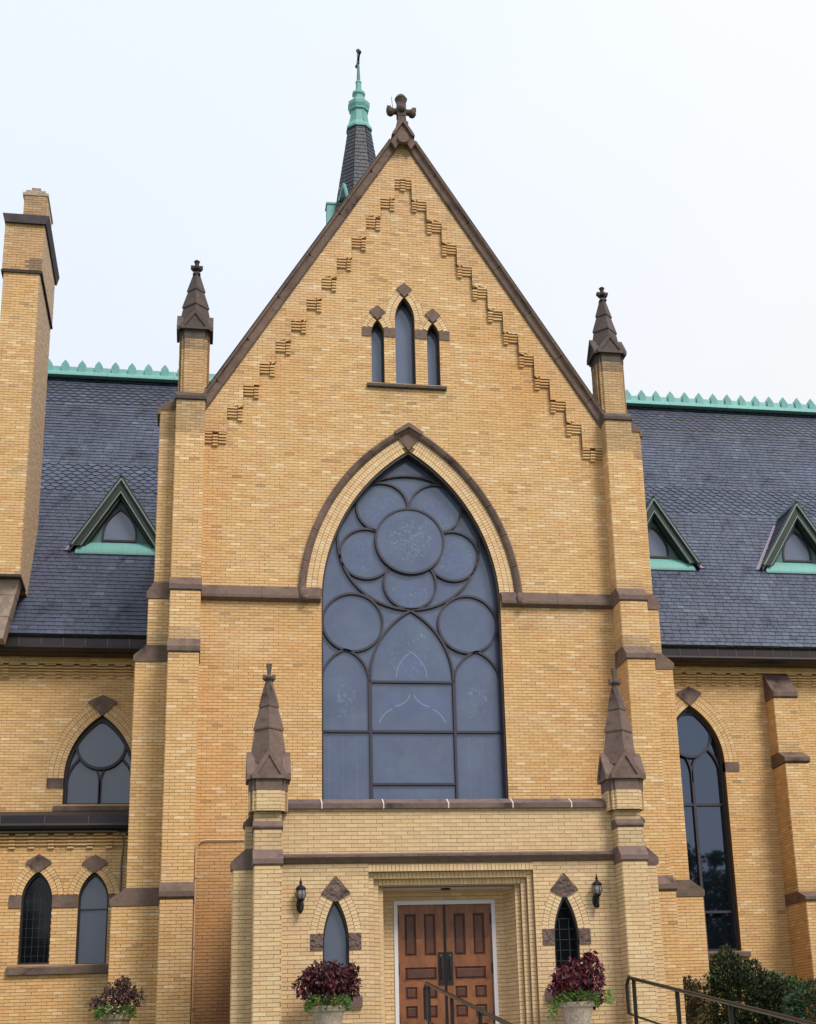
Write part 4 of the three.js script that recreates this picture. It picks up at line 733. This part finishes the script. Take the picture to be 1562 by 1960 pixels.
// ---------------- spire over the crossing
{
  const sp = part('spire', church), X = -0.02, Zc = -8.9, oct = (r, y) => Array.from({ length: 8 }, (_, i) => { const a = ((i + 0.5) / 8) * Math.PI * 2; return [X + (r / Math.cos(Math.PI / 8)) * Math.cos(a), y, Zc - (r / Math.cos(Math.PI / 8)) * Math.sin(a)]; });
  const R = (y) => 0.335 + (30.35 - y) * 0.142;
  solid('spire_core', M.slate, sp, (b) => b.loft(oct(R(22) - 0.012, 22), oct(R(30.35) - 0.012, 30.35), lin(40, 40, 46)));
  const dark = (x, s) => { const c = slateTone(x, s); return [c[0] * 0.42, c[1] * 0.38, c[2] * 0.36]; };
  for (let i = 0; i < 8; i++) {
    const a = (i / 8) * Math.PI * 2, n = [Math.cos(a), 0, Math.sin(a)], u = [-Math.sin(a), 0, Math.cos(a)]; if (n[2] < -0.3) continue;
    const y0 = 25.0, L = 5.35, k = Math.tan(Math.PI / 8), v0 = [-0.142 * n[0], 1, -0.142 * n[2]], l = Math.hypot(0.142, 1), v = v0.map((q) => q / l), nn = [n[0] / l, 0.142 / l, n[2] / l];
    slates({ o: [X + n[0] * R(y0), y0, Zc + n[2] * R(y0)], u, v, n: nn, len: L * l, lim: (s) => { const h = R(y0 + s / l) * k; return [-h, h]; }, exp: 0.15, wid: 0.2, tone: dark });
  }
  const prof = [[0.40, 30.28], [0.40, 30.36], [0.36, 30.42], [0.30, 30.55], [0.25, 31.0], [0.30, 31.03], [0.30, 31.08], [0.34, 31.2], [0.34, 31.32], [0.30, 31.36], [0.22, 31.46], [0.17, 31.5], [0.165, 31.62], [0.205, 31.68], [0.2, 31.76], [0.10, 31.82], [0.09, 31.9], [0.085, 32.14], [0.1, 32.17], [0.06, 32.24]];
  for (let i = 0; i + 1 < prof.length; i++) if (i % 1 === 0) { /* rings joined below */ }
  const seg = (name, a, c) => solid(name, M.copper, sp, (b) => { for (let i = a; i < c; i++) b.loft(oct(prof[i][0], prof[i][1]), oct(prof[i + 1][0], prof[i + 1][1]), vary(C.copper, 0.07), i === a || i === c - 1); });
  seg('copper_cap', 0, 4); seg('copper_lantern', 4, 12); seg('copper_knop', 12, 19);
  for (let i = 0; i < 8; i += 2) { const a = ((i + 1) / 8) * Math.PI * 2 + Math.PI / 8; solid('copper_rib', M.copper, sp, (b) => tubeBag(b, [[X + 0.36 * Math.cos(a), 30.45, Zc + 0.36 * Math.sin(a)], [X + 0.3 * Math.cos(a), 30.7, Zc + 0.3 * Math.sin(a)], [X + 0.265 * Math.cos(a), 31.0, Zc + 0.265 * Math.sin(a)]], 0.025, vary(C.copper, 0.05), 5)); }
  solid('spire_rod', M.copper, sp, (b) => b.loft(oct(0.06, 32.2), oct(0.03, 33.0), lin(86, 128, 128)));
  solid('spire_cross', M.metal, sp, (b) => { const k = lin(40, 46, 58); b.box(X - 0.035, X + 0.035, 32.9, 33.45, Zc - 0.07, Zc + 0.07, k); b.box(X - 0.03, X + 0.03, 33.02, 33.16, Zc - 0.36, Zc + 0.36, k); for (const s of [-1, 1]) b.add(at(new THREE.SphereGeometry(0.07, 8, 6), X, 33.09, Zc + s * 0.36), k); b.add(at(new THREE.SphereGeometry(0.075, 8, 6), X, 33.42, Zc), k); });
  for (const [dx, dz] of [[-1, 0], [0, 1], [1, 0]]) solid('spire_vent', M.copper, sp, (b) => { const k = vary(C.copper, 0.05), hx = dx ? 0.24 : 0.2, hz = dz ? 0.24 : 0.2, x = X + dx * 0.82, z = Zc + dz * 0.82; b.box(x - hx, x + hx, 25.6, 27.38, z - hz, z + hz, k); b.box(x - hx - 0.03, x + hx + 0.03, 27.38, 27.44, z - hz - 0.03, z + hz + 0.03, k); });
  for (let i = 1; i < 8; i += 2) { const a = (i / 8) * Math.PI * 2, n = [Math.cos(a), Math.sin(a)], u = [-n[1], n[0]], P = (q, y, o) => [X + n[0] * o + u[0] * q, y, Zc + n[1] * o + u[1] * q]; solid('lucarne', M.copper, sp, (b) => { const k = vary(C.copper, 0.06); b.loft([P(-0.2, 27.35, 0.86), P(0.2, 27.35, 0.86), P(0.0, 27.95, 0.84)], [P(-0.2, 27.35, 0.5), P(0.2, 27.35, 0.5), P(0, 27.95, 0.5)], k); b.loft([P(-0.12, 27.36, 0.88), P(0.12, 27.36, 0.88), P(0, 27.78, 0.86)], [P(-0.12, 27.36, 0.8), P(0.12, 27.36, 0.8), P(0, 27.78, 0.8)], lin(40, 60, 62)); }); }
}

// ---------------- chimney at the left
{
  const ch = part('chimney', church), xa = -9.63, xb = -8.77, z1 = -2.2, zb = -5.0, m = M.mortar, soot = sooty((x, y, z) => (y > 20.6 ? 0.25 : 0) + (y > 20.55 && y < 20.95 && x > -9.05 ? 1.6 : 0) + (y > 22 ? 0.35 : 0));
  solid('chimney_stack', m, ch, (b) => { b.box(xa, xb, 12.6, 20.55, zb, z1 - 0.002, C.mortar); b.box(xa - 0.04, xb + 0.04, 20.55, 21.86, zb - 0.02, z1 + 0.03, C.mortar); b.box(-9.27, -8.72, 22.1, 22.74, zb + 1.6, z1 - 0.03, C.mortar); });
  faceZ([rect(xa, xb, 12.6, 20.5)], z1, { u0: xa, extra: soot }); faceZ([rect(xa - 0.04, xb + 0.04, 20.56, 21.86)], z1 + 0.032, { u0: xa - 0.04, extra: soot }); faceZ([rect(-9.27, -8.72, 22.1, 22.74)], z1 - 0.028, { u0: -9.27, extra: soot });
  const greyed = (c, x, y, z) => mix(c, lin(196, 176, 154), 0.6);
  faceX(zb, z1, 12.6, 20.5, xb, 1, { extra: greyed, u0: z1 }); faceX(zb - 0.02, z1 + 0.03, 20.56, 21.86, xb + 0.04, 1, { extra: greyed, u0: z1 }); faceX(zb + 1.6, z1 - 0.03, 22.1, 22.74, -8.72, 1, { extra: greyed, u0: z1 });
  solid('chimney_coping', M.stone, ch, (b) => { b.prism([[-9.68, 21.86], [-8.68, 21.86], [-8.62, 22.1], [-9.74, 22.1]], Z, zb - 0.1, z1 + 0.12, lin(70, 62, 68)); });
  solid('chimney_string', M.stone, ch, (b) => b.box(xa - 0.06, xb + 0.06, 20.5, 20.56, zb - 0.03, z1 + 0.05, lin(60, 50, 50)));
  for (const [a, c, y0, y1] of [[-9.31, -8.69, 22.74, 22.82], [-9.24, -8.76, 22.82, 22.88], [-9.1, -8.88, 22.88, 22.95]]) solid('chimney_cap', M.clay, ch, (b) => b.box(a, c, y0, y1, zb + 1.5, z1, lin(184, 166, 146)));
  const st = (y0, y1, xr0, xr1) => solid('kneeler_stone', M.stone, ch, (b) => b.prism([[-9.9, y0], [xr0, y0], [xr1, y1], [-9.9, y1]], Z, -2.8, -2.3, vary(lin(164, 146, 134), 0.1)));
  st(12.2, 12.57, -8.86, -8.79); st(11.68, 12.19, -8.96, -8.865); st(11.15, 11.67, -9.07, -8.97);
  solid('chimney_string', M.stone, ch, (b) => b.box(-9.7, -8.74, 12.57, 12.63, -3.2, -2.08, lin(64, 54, 54)));
}

// ---------------- low wing at the left with two lancets
{
  const ZA = -1.4, wing = part('side_wing', church), x0 = -9.6, x1 = -5.32;
  const L = [{ cx: -7.90, y0: 3.88, ys: 5.18, hw: 0.31, rise: 0.6 }, { cx: -6.745, y0: 3.84, ys: 5.16, hw: 0.31, rise: 0.6 }];
  const o = L.map((l) => opening(l.cx, l.y0, l.ys, l.hw, l.rise)), h = L.map((l) => archHole(l.cx, l.y0, l.ys, l.hw, l.rise, 0.24, 5.28));
  solid('wall_body', M.mortar, wing, (b) => b.prism(rect(x0, x1, T, 6.62), Z, ZA - 0.5, ZA - 0.002, C.mortar, { holes: o }));
  faceZ([rect(x0, x1, T, 6.55), ...h], ZA, { u0: x0 });
  corbelTable(-9.2, -5.7, ZA, 6.56, wing);
  solid('frieze', M.mortar, wing, (b) => b.box(x0, x1, 6.555, 6.66, ZA - 0.01, ZA + 0.11, C.mortar));
  gutter('wing_gutter', x0, -6.0, ZA + 0.3, 6.6, 6.93, church, 0.9);
  solid('wing_roof', M.slate, wing, (b) => b.prism([[ZA + 0.2, 6.94], [ZA - 0.1, 7.06], [ZN + 0.02, 7.42], [ZN + 0.02, 7.2], [ZA - 0.1, 6.8]], Xp, x0, -5.5, lin(46, 36, 36)));
  L.forEach((l, i) => {
    const w = part('wing_window', church);
    frameRing('window_frame', l.cx, l.y0, l.ys, l.hw, l.rise, ZA - 0.32, ZA - 0.1, 0.035, w, lin(28, 26, 30));
    pane('pane', opening(l.cx, l.y0, l.ys, l.hw - 0.02, l.rise - 0.02), ZA - 0.22, i ? M.pane_grey : M.pane_dark, w);
    if (i) { bar('transom', l.cx - 0.28, l.cx + 0.28, 4.98, 5.0, ZA - 0.215, w); } else solid('lead_came', M.lead, w, (b) => { const k = lin(40, 42, 46); for (let dx = -0.2; dx < 0.25; dx += 0.13) b.box(l.cx + dx - 0.005, l.cx + dx + 0.005, 3.9, 5.35, ZA - 0.222, ZA - 0.215, k); for (let y = 4.05; y < 5.5; y += 0.19) b.box(l.cx - 0.26, l.cx + 0.26, y, y + 0.008, ZA - 0.222, ZA - 0.214, k); });
    voussoirs(l.cx, l.ys, l.hw, l.rise, ZA, 2, w, { pale: 0.2, yStart: 5.28 });
    const t = l.ys + l.rise; keyStone(w, [[l.cx, t - 0.03], [l.cx + 0.27, t + 0.17], [l.cx + 0.24, t + 0.22], [l.cx, t + 0.36], [l.cx - 0.24, t + 0.22], [l.cx - 0.27, t + 0.17]], ZA, 0.045);
  });
  for (const [a, c] of [[-8.46, -8.215], [-7.585, -7.06], [-6.43, -6.1]]) solid('impost_stone', M.stone, wing, (b) => b.box(a, c, 5.02, 5.275, ZA - 0.2, ZA + 0.03, vary(C.stone, 0.06)));
  solid('sill', M.stone, wing, (b) => b.prism([[-0.3, 3.9], [0.02, 3.84], [0.09, 3.8], [0.09, 3.66], [-0.3, 3.66]].map(([q, y]) => [ZA + q, y]), Xp, -8.42, -6.2, C.stone));
}
for (const [k, P] of Object.entries(pools)) if (P.bag.p.length) P.bag.build(k === 'arch' ? 'arch_brickwork' : k === 'corbel' ? 'corbel_brickwork' : 'soldier_brickwork', P.m, church, ORG, true);
brickBag.build('brickwork', M.brick, church, ORG, true);
slateBag.build('slate_courses', M.slate, church, ORG, true);

// ================================================================== things on and before the church
// wall lanterns
function lantern(x, label) {
  const y = 4.27, z = ZP + 0.02, o = thing('wall_lantern', label, 'lamp', [x, y, z], 'lanterns beside the porch windows'), org = new THREE.Vector3(), k = C.black, zc = 0.14;
  const lathe = (pr, n = 12) => at(new THREE.LatheGeometry(pr.map((q) => new THREE.Vector2(...q)), n), 0, 0, zc);
  solid('back_plate', M.metal, o, (b) => { const g = new THREE.SphereGeometry(0.1, 14, 10); g.scale(0.68, 1.35, 0.28); b.add(at(g, 0, 0.13, 0.0), k); }, org);
  solid('bracket', M.metal, o, (b) => { tubeBag(b, [[0, 0.06, 0.02], [0, 0.0, 0.1], [0, 0.04, 0.145], [0, 0.16, zc]], 0.02, k, 8, 0.5); b.add(at(new THREE.SphereGeometry(0.034, 10, 8), 0, 0.02, 0.12), k); b.add(lathe([[0.001, 0.13], [0.05, 0.15], [0.03, 0.18], [0.07, 0.215], [0.075, 0.235], [0.0, 0.235]]), k); }, org);
  const g = new THREE.Mesh(lathe([[0.055, 0.235], [0.085, 0.29], [0.088, 0.33], [0.07, 0.40]], 16), M.lamp_glass); named(g, 'lamp_glass'); shadow(g); o.add(g);
  solid('lantern_cage', M.metal, o, (b) => { for (let i = 0; i < 6; i++) { const a = (i / 6) * Math.PI * 2 + 0.3, p = [[0.06, 0.232], [0.092, 0.29], [0.095, 0.33], [0.075, 0.405]]; tubeBag(b, p.map(([r, yy]) => [r * Math.cos(a), yy, zc + r * Math.sin(a)]), 0.006, k, 5); } }, org);
  solid('lantern_bulb', M.paint, o, (b) => b.add(lathe([[0.001, 0.25], [0.02, 0.26], [0.018, 0.36], [0.001, 0.375]], 8), lin(210, 205, 190)), org);
  solid('lantern_roof', M.metal, o, (b) => b.add(lathe([[0.0, 0.40], [0.098, 0.40], [0.1, 0.415], [0.07, 0.45], [0.03, 0.475], [0.0, 0.48]], 14), lin(34, 34, 44)), org);
  solid('lantern_finial', M.metal, o, (b) => b.add(lathe([[0.03, 0.475], [0.022, 0.50], [0.03, 0.53], [0.014, 0.555], [0.005, 0.6], [0.0, 0.61]], 8), k), org);
}
lantern(-2.78, 'black wall lantern left of the entrance, beside the grey porch window'); lantern(2.715, 'black wall lantern right of the entrance, beside the dark porch window');

// conduits on the wall
{
  const a = thing('wall_conduit', 'thin pale conduit bending down the front wall between corner buttress and porch', 'conduit', [-4.6, T, 0.06]);
  solid('conduit_pipe', M.metal, a, (b) => tubeBag(b, [[-3.3, 6.2, 0.05], [-4.0, 6.2, 0.05], [-4.4, 6.2, 0.05], [-4.55, 6.17, 0.05], [-4.63, 6.06, 0.05], [-4.64, 5.9, 0.05], [-4.64, 4.2, 0.05], [-4.64, T, 0.05]], 0.017, lin(206, 182, 160), 7, 0.25), a.position);
  for (const y of [5.4, 4.0, 2.8]) solid('conduit_clip', M.metal, a, (b) => b.box(-4.665, -4.615, y, y + 0.03, 0.0, 0.07, lin(130, 112, 96)), a.position);
  const c = thing('wall_conduit', 'grey conduit under the low gutter, turning down beside the left lancets', 'conduit', [-6.2, T, -1.3]);
  solid('conduit_pipe', M.metal, c, (b) => tubeBag(b, [[-9.5, 6.59, -1.2], [-8, 6.59, -1.2], [-6.6, 6.59, -1.2], [-6.32, 6.58, -1.2], [-6.2, 6.5, -1.2], [-6.16, 6.38, -1.22], [-6.17, 6.15, -1.3], [-6.2, 5.95, -1.35], [-6.2, 5.6, -1.36], [-6.2, 5.2, -1.36]], 0.02, lin(110, 106, 108), 7, 0.25), c.position);
}

// handrails
function handrail(X, zs, ys, label, x2) {
  const o = thing('handrail', label, 'handrail', [X, T - 0.02, zs + 0.4], null), k = lin(30, 27, 27), end = 16.5, sl = -0.13, yl = -0.62, Y = (z) => ys + sl * (z - zs);
  solid('top_rail', M.metal, o, (b) => { tubeBag(b, [[X, Y(zs) + yl, zs + 0.02], [X, Y(zs) + yl * 0.5, zs], [X, Y(zs) - 0.05, zs], [X, Y(zs) - 0.006, zs + 0.05], [X, Y(zs + 0.3), zs + 0.3], [X, Y(9), 9], [X, Y(13), 13], [X, Y(end), end]], 0.032, lin(34, 29, 27), 8, 0.1); }, o.position);
  solid('lower_rail', M.metal, o, (b) => tubeBag(b, [[X, Y(zs) + yl, zs + 0.02], [X, Y(zs + 0.2) + yl, zs + 0.2], [X, Y(9) + yl, 9], [X, Y(end) + yl, end]], 0.02, k, 8), o.position);
  for (let z = zs + 0.42; z < end; z += 2.3) { const gy = z < 4.9 ? T : T * (1 - (z - 4.9) / 16); solid('post', M.metal, o, (b) => b.box(X - 0.028, X + 0.028, gy - 0.04, Y(z) - 0.02, z - 0.028, z + 0.028, k), o.position); }
  return o;
}
handrail(-0.65, 4.75, 2.975, 'black metal handrail rising before the middle of the wooden doors');
handrail(2.8, 5.5, 2.935, 'black metal handrail with rounded end at the right, before the shrubs');

// foliage helpers
function leafQuad(b, p, size, dir, k, asp = 0.6) {
  const d = new THREE.Vector3(...dir).normalize(), s = new THREE.Vector3(rr(-1, 1), rr(-1, 1), rr(-1, 1)).cross(d).normalize().multiplyScalar(size * asp * 0.5), c = new THREE.Vector3(...p), e = c.clone().addScaledVector(d, size), m = c.clone().addScaledVector(d, size * 0.45), dn = new THREE.Vector3().crossVectors(d, s).normalize().multiplyScalar(size * 0.08);
  b.quad(c.toArray(), m.clone().add(s).add(dn).toArray(), e.toArray(), m.clone().sub(s).add(dn).toArray(), k);
}
const dirOut = (up = 0.4) => { const a = rr(0, 6.283), y = rr(-0.5, 1) + up; return [Math.cos(a), y, Math.sin(a)]; };

// planters: pot, burgundy foliage plant, low bedding plants
function planter(x, z, yr, r, labels, opts) {
  const yb = T, h = yr - yb, pot = thing('flower_pot', labels[0], 'flower pot', [x, yb, z]), org = new THREE.Vector3(), kc = opts.pot ?? lin(182, 170, 156);
  solid('pot_body', M.clay, pot, (b) => b.add(new THREE.LatheGeometry([[0.0, 0], [r * 0.62, 0], [r * 0.66, 0.06], [r * 0.62, 0.1], [r * 0.74, h * 0.5], [r * 0.88, h * 0.86]].map((q) => new THREE.Vector2(...q)), 28), kc), org);
  solid('pot_rim', M.clay, pot, (b) => b.add(new THREE.LatheGeometry([[r * 0.88, h * 0.84], [r * 0.97, h * 0.87], [r, h * 0.95], [r, h], [r * 0.9, h], [r * 0.86, h * 0.9]].map((q) => new THREE.Vector2(...q)), 28), kc), org);
  solid('soil', M.ground, pot, (b) => b.add(at(new THREE.CylinderGeometry(r * 0.87, r * 0.87, 0.02, 24), 0, h * 0.93, 0), lin(52, 40, 32)), org);
  // tall dark plant
  const pl = thing('foliage_plant', labels[1], 'plant', [x, yr - 0.03, z]), leaves = new Bag(), stems = new Bag();
  for (const [cx, cy, rx, ry, n] of opts.lobes) {
    for (let i = 0; i < n * 1.15; i++) {
      const a = rr(0, 6.283), q = Math.cbrt(rnd()), ph = Math.acos(rr(-1, 1)), px = cx + rx * q * Math.sin(ph) * Math.cos(a), py = cy + ry * q * Math.cos(ph), pz = rx * 0.8 * q * Math.sin(ph) * Math.sin(a);
      const k = vary(pick(opts.pal), 0.25); leafQuad(leaves, [px, py, pz], rr(0.065, 0.12) * (opts.ls ?? 1), [px - cx + rr(-0.2, 0.2), rr(-0.5, 0.35) + (opts.droop ?? -0.1), pz + rr(-0.2, 0.2)], k, opts.asp ?? 0.62);
    }
    for (let i = 0; i < 7; i++) { const a = rr(0, 6.28), e = [cx + rx * rr(0.4, 1.05) * Math.cos(a), cy + ry * rr(0.2, 0.95), rx * 0.7 * Math.sin(a)]; tubeBag(stems, [[rr(-0.08, 0.08), 0, rr(-0.08, 0.08)], [e[0] * 0.55, e[1] * 0.6, e[2] * 0.5], e], 0.006, lin(64, 34, 40), 4, 0.4); for (let j = 0; j < 3; j++) leafQuad(leaves, e, rr(0.06, 0.1) * (opts.ls ?? 1), [rr(-1, 1), rr(-1, 0.4), rr(-1, 1)], vary(pick(opts.pal), 0.2), 0.6); }
  }
  leaves.build('leaves', M.leaf, pl, org); stems.build('stems', M.leaf, pl, org);
  const bd = thing('bedding_plant', labels[2], 'plant', [x, yr - 0.03, z]), gl = new Bag();
  for (let i = 0; i < 1000; i++) { const a = rr(0, 6.283), d = r * (0.45 + 0.75 * Math.sqrt(rnd())), y = rr(-0.02, 0.2) - (d > r ? (d - r) * 0.7 : 0); leafQuad(gl, [d * Math.cos(a), y, d * Math.sin(a)], rr(0.035, 0.08), [Math.cos(a) + rr(-0.6, 0.6), rr(-0.4, 1), Math.sin(a) + rr(-0.6, 0.6)], vary(mix(lin(70, 104, 50), opts.green ?? lin(98, 128, 56), rnd()), 0.3), 0.4); }
  for (const [dx, dy, n] of opts.tufts ?? []) for (let i = 0; i < n; i++) leafQuad(gl, [dx + rr(-0.09, 0.09), dy + rr(-0.12, 0.12), rr(-0.1, 0.14)], rr(0.04, 0.075), [dx + rr(-0.4, 0.4), rr(-0.1, 1), rr(-0.4, 0.4)], vary(mix(lin(70, 112, 56), lin(150, 160, 66), rnd() * (opts.yel ?? 0.3)), 0.25), 0.4);
  gl.build('leaves', M.leaf, bd, org);
  for (let i = 0; i < (opts.nf ?? 10); i++) { const a = rr(-0.25, Math.PI + 0.25), d = r * rr(0.65, 1.12), k = vary(pick(opts.flower), 0.12), s = rr(0.012, 0.02); const fp = [d * Math.cos(a), rr(0.04, 0.16), d * Math.sin(a)]; solid('flower', M.leaf, bd, (b) => { for (let j = 0; j < 5; j++) { const t = (j / 5) * 6.283; leafQuad(b, fp, s * 1.7, [Math.cos(t), 0.35, Math.sin(t)], k, 0.8); } b.add(at(new THREE.SphereGeometry(s * 0.6, 6, 5), ...fp), k); }, org); }
}
const burg = [[lin(66, 20, 32), 4], [lin(82, 24, 38), 3], [lin(52, 17, 28), 3], [lin(110, 34, 46), 1]], dull = [[lin(66, 38, 42), 4], [lin(84, 54, 54), 3], [lin(52, 30, 36), 3], [lin(100, 74, 68), 1]];
planter(-2.35, 4.8, 2.62, 0.315, ['pale stone flower pot before the grey porch window left of the doors', 'mound of burgundy leaves in the pot left of the doors', 'green bedding with small red flowers edging the pot left of the doors'],
  { pal: burg, lobes: [[-0.02, 0.5, 0.36, 0.3, 620], [-0.34, 0.36, 0.22, 0.2, 200], [0.34, 0.38, 0.22, 0.22, 220], [0.42, 0.62, 0.1, 0.14, 50], [-0.3, 0.62, 0.08, 0.08, 26]], flower: [[lin(208, 70, 66), 3], [lin(214, 112, 84), 2]], nf: 14, tufts: [[-0.25, 0.12, 130], [0.3, 0.08, 120]] });
planter(2.06, 4.8, 2.56, 0.33, ['pale stone flower pot before the dark porch window right of the doors', 'upright burgundy plant with a tall right plume in the pot right of the doors', 'yellow-green bedding with an overhanging fern edging the pot right of the doors'],
  { pal: [[lin(80, 19, 36), 4], [lin(62, 17, 30), 4], [lin(106, 26, 48), 1.6]], lobes: [[-0.1, 0.45, 0.3, 0.26, 420], [0.32, 0.5, 0.2, 0.42, 420], [-0.32, 0.3, 0.16, 0.16, 120], [0.3, 0.14, 0.16, 0.2, 160], [0.26, 0.82, 0.1, 0.1, 46], [0.0, 0.7, 0.08, 0.1, 40]], flower: [[lin(214, 120, 64), 2], [lin(206, 66, 60), 1]], nf: 8, tufts: [[-0.15, 0.16, 150], [0.1, 0.08, 90], [0.56, 0.1, 170], [-0.42, -0.14, 120]], yel: 0.6, droop: -0.25 });
planter(-6.02, 2.2, 2.68, 0.29, ['pale flower pot before the left corner buttress', 'dusky brown-purple leafy plant in the pot before the left corner buttress', 'green bedding dotted with white flowers in the pot before the left corner buttress'],
  { pal: dull, lobes: [[0.06, 0.4, 0.3, 0.22, 420], [-0.3, 0.22, 0.18, 0.12, 130], [0.34, 0.3, 0.18, 0.2, 150], [0.12, 0.6, 0.12, 0.1, 60]], flower: [[lin(236, 232, 214), 4], [lin(196, 60, 62), 1]], nf: 18, tufts: [[-0.28, 0.06, 100], [0.1, 0.0, 100]], ls: 0.85, asp: 0.4, droop: 0.25, pot: lin(160, 140, 118) });

// shrubs at the right
function shrub(name, label, x, z, lobes, pal, sprig, n, flowers) {
  const y = T - 0.02, o = thing(name, label, 'shrub', [x, y, z]), org = new THREE.Vector3(), b = new Bag(), st = new Bag();
  let vol = 0; for (const l of lobes) vol += l[3] * l[4];
  for (const [cx, cy, cz, rx, ry] of lobes) {
    const m = Math.round((n * rx * ry) / vol);
    for (let i = 0; i < m; i++) {
      const a = rr(0, 6.283), ph = Math.acos(rr(-1, 1)), q = 0.55 + 0.5 * Math.pow(rnd(), 0.6), dx = Math.sin(ph) * Math.cos(a), dy = Math.cos(ph), dz = Math.sin(ph) * Math.sin(a), p = [cx + rx * q * dx, Math.max(0.02, cy + ry * q * dy), cz + rx * q * dz];
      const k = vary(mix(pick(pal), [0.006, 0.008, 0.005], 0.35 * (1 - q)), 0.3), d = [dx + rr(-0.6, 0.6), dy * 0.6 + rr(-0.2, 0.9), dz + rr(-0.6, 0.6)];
      for (let j = 0; j < 3; j++) leafQuad(b, p, sprig * rr(0.7, 1.3), [d[0] + rr(-0.5, 0.5), d[1] + rr(-0.4, 0.4), d[2] + rr(-0.5, 0.5)], k, 0.34);
    }
    tubeBag(st, [[cx * 0.3, 0, cz * 0.3], [cx * 0.8, cy * 0.6, cz * 0.8], [cx, cy + ry * 0.5, cz]], 0.02, lin(70, 52, 40), 5, 0.3);
  }
  b.build('foliage', M.leaf, o, org); st.build('branches', M.leaf, o, org);
  for (const f of flowers ?? []) solid('flower', M.leaf, o, (bb) => { for (let j = 0; j < 14; j++) leafQuad(bb, f.slice(0, 3), 0.06, dirOut(0.3), vary(lin(206, 70, 96), 0.1), 0.9); }, org);
}
const yew = [[lin(42, 58, 32), 4], [lin(56, 74, 37), 3], [lin(34, 46, 30), 3], [lin(86, 94, 52), 1]];
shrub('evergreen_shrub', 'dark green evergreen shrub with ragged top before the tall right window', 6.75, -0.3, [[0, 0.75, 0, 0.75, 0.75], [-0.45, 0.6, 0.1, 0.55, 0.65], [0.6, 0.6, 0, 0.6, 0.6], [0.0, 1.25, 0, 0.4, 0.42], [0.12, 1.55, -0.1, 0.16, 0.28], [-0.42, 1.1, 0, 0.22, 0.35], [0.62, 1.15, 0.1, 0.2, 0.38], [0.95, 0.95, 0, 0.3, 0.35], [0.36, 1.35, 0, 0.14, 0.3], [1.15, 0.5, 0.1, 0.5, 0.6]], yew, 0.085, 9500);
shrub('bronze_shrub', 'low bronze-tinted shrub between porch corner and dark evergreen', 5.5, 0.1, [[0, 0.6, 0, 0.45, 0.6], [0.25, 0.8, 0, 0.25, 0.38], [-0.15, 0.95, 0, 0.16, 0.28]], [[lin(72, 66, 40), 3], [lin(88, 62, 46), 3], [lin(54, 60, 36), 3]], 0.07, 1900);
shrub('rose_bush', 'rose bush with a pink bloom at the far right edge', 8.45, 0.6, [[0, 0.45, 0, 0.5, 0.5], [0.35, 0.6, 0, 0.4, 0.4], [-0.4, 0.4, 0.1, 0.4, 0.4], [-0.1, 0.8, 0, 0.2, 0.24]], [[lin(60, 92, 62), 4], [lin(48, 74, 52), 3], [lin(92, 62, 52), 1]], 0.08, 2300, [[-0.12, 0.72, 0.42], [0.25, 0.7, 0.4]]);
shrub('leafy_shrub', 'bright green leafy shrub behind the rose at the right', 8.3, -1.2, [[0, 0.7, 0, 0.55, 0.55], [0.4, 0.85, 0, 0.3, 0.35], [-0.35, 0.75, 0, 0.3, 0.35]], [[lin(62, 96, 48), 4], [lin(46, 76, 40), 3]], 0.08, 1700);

// trees across the road: one mirrored in the tall right window, added copies
function tree(x, z, h, label, clumps) {
  const o = thing('street_tree', label, 'tree', [x, 0, z], 'street trees across the road'), org = new THREE.Vector3(), b = new Bag(), t = new Bag(), kb = lin(70, 58, 46);
  t.add(at(new THREE.CylinderGeometry(0.16, 0.38, h * 0.55, 10), 0, h * 0.275, 0), kb);
  for (const [cx, cy, cz, r] of clumps) {
    tubeBag(t, [[0, h * 0.3, 0], [cx * 0.5, (h * 0.35 + cy) / 2, cz * 0.5], [cx, cy, cz]], 0.08, kb, 5, 0.3);
    for (let i = 0; i < r * r * 300; i++) { const a = rr(0, 6.283), ph = Math.acos(rr(-1, 1)), q = r * (0.4 + 0.65 * rnd()); leafQuad(b, [cx + q * Math.sin(ph) * Math.cos(a), cy + 0.8 * q * Math.cos(ph), cz + q * Math.sin(ph) * Math.sin(a)], rr(0.26, 0.46), dirOut(0), vary(pick(yew), 0.3), 0.75); }
  }
  b.build('crown', M.leaf, o, org); t.build('trunk', M.leaf, o, org); return o;
}
const tr = tree(29.5, 60, 17, 'dark leafy street tree mirrored in the tall right window', [[0, 8.6, 0, 3.4], [-2.8, 6.6, 0, 2.6], [2.8, 7.2, 0.5, 2.8], [-1.2, 11.4, 0.5, 2.6], [1.6, 12.2, -0.5, 2.1], [-2.7, 9.8, 0, 1.8], [-0.4, 14.4, 0, 1.5], [3.4, 10.2, 0, 1.7], [-3.0, 13.6, 0, 0.9], [0.6, 4.6, 0, 2.6], [-1.2, 17.0, 0, 0.75], [2.2, 14.6, 0, 0.8], [-3.6, 5, 0, 2]]);
[[17.5, 63, 0.8, 2.1], [38, 64, 0.85, 4.0], [47, 58, 0.8, 1.0], [-16.5, 60, 0.85, 0.6], [-25, 63, 0.9, 3.0], [-34, 58, 0.85, 5.2]].forEach(([x, z, k, turn]) => {  // added copies block low sky so the lower walls turn darker
  const c = tr.clone(); named(c, 'street_tree'); c.position.set(x, 0, z); c.rotation.y = turn; c.scale.setScalar(k); c.userData.label = 'leafy street tree added across the road to block low sky, unseen but for reflections in dark glass'; scene.add(c);
});

renderer.render(scene, camera);
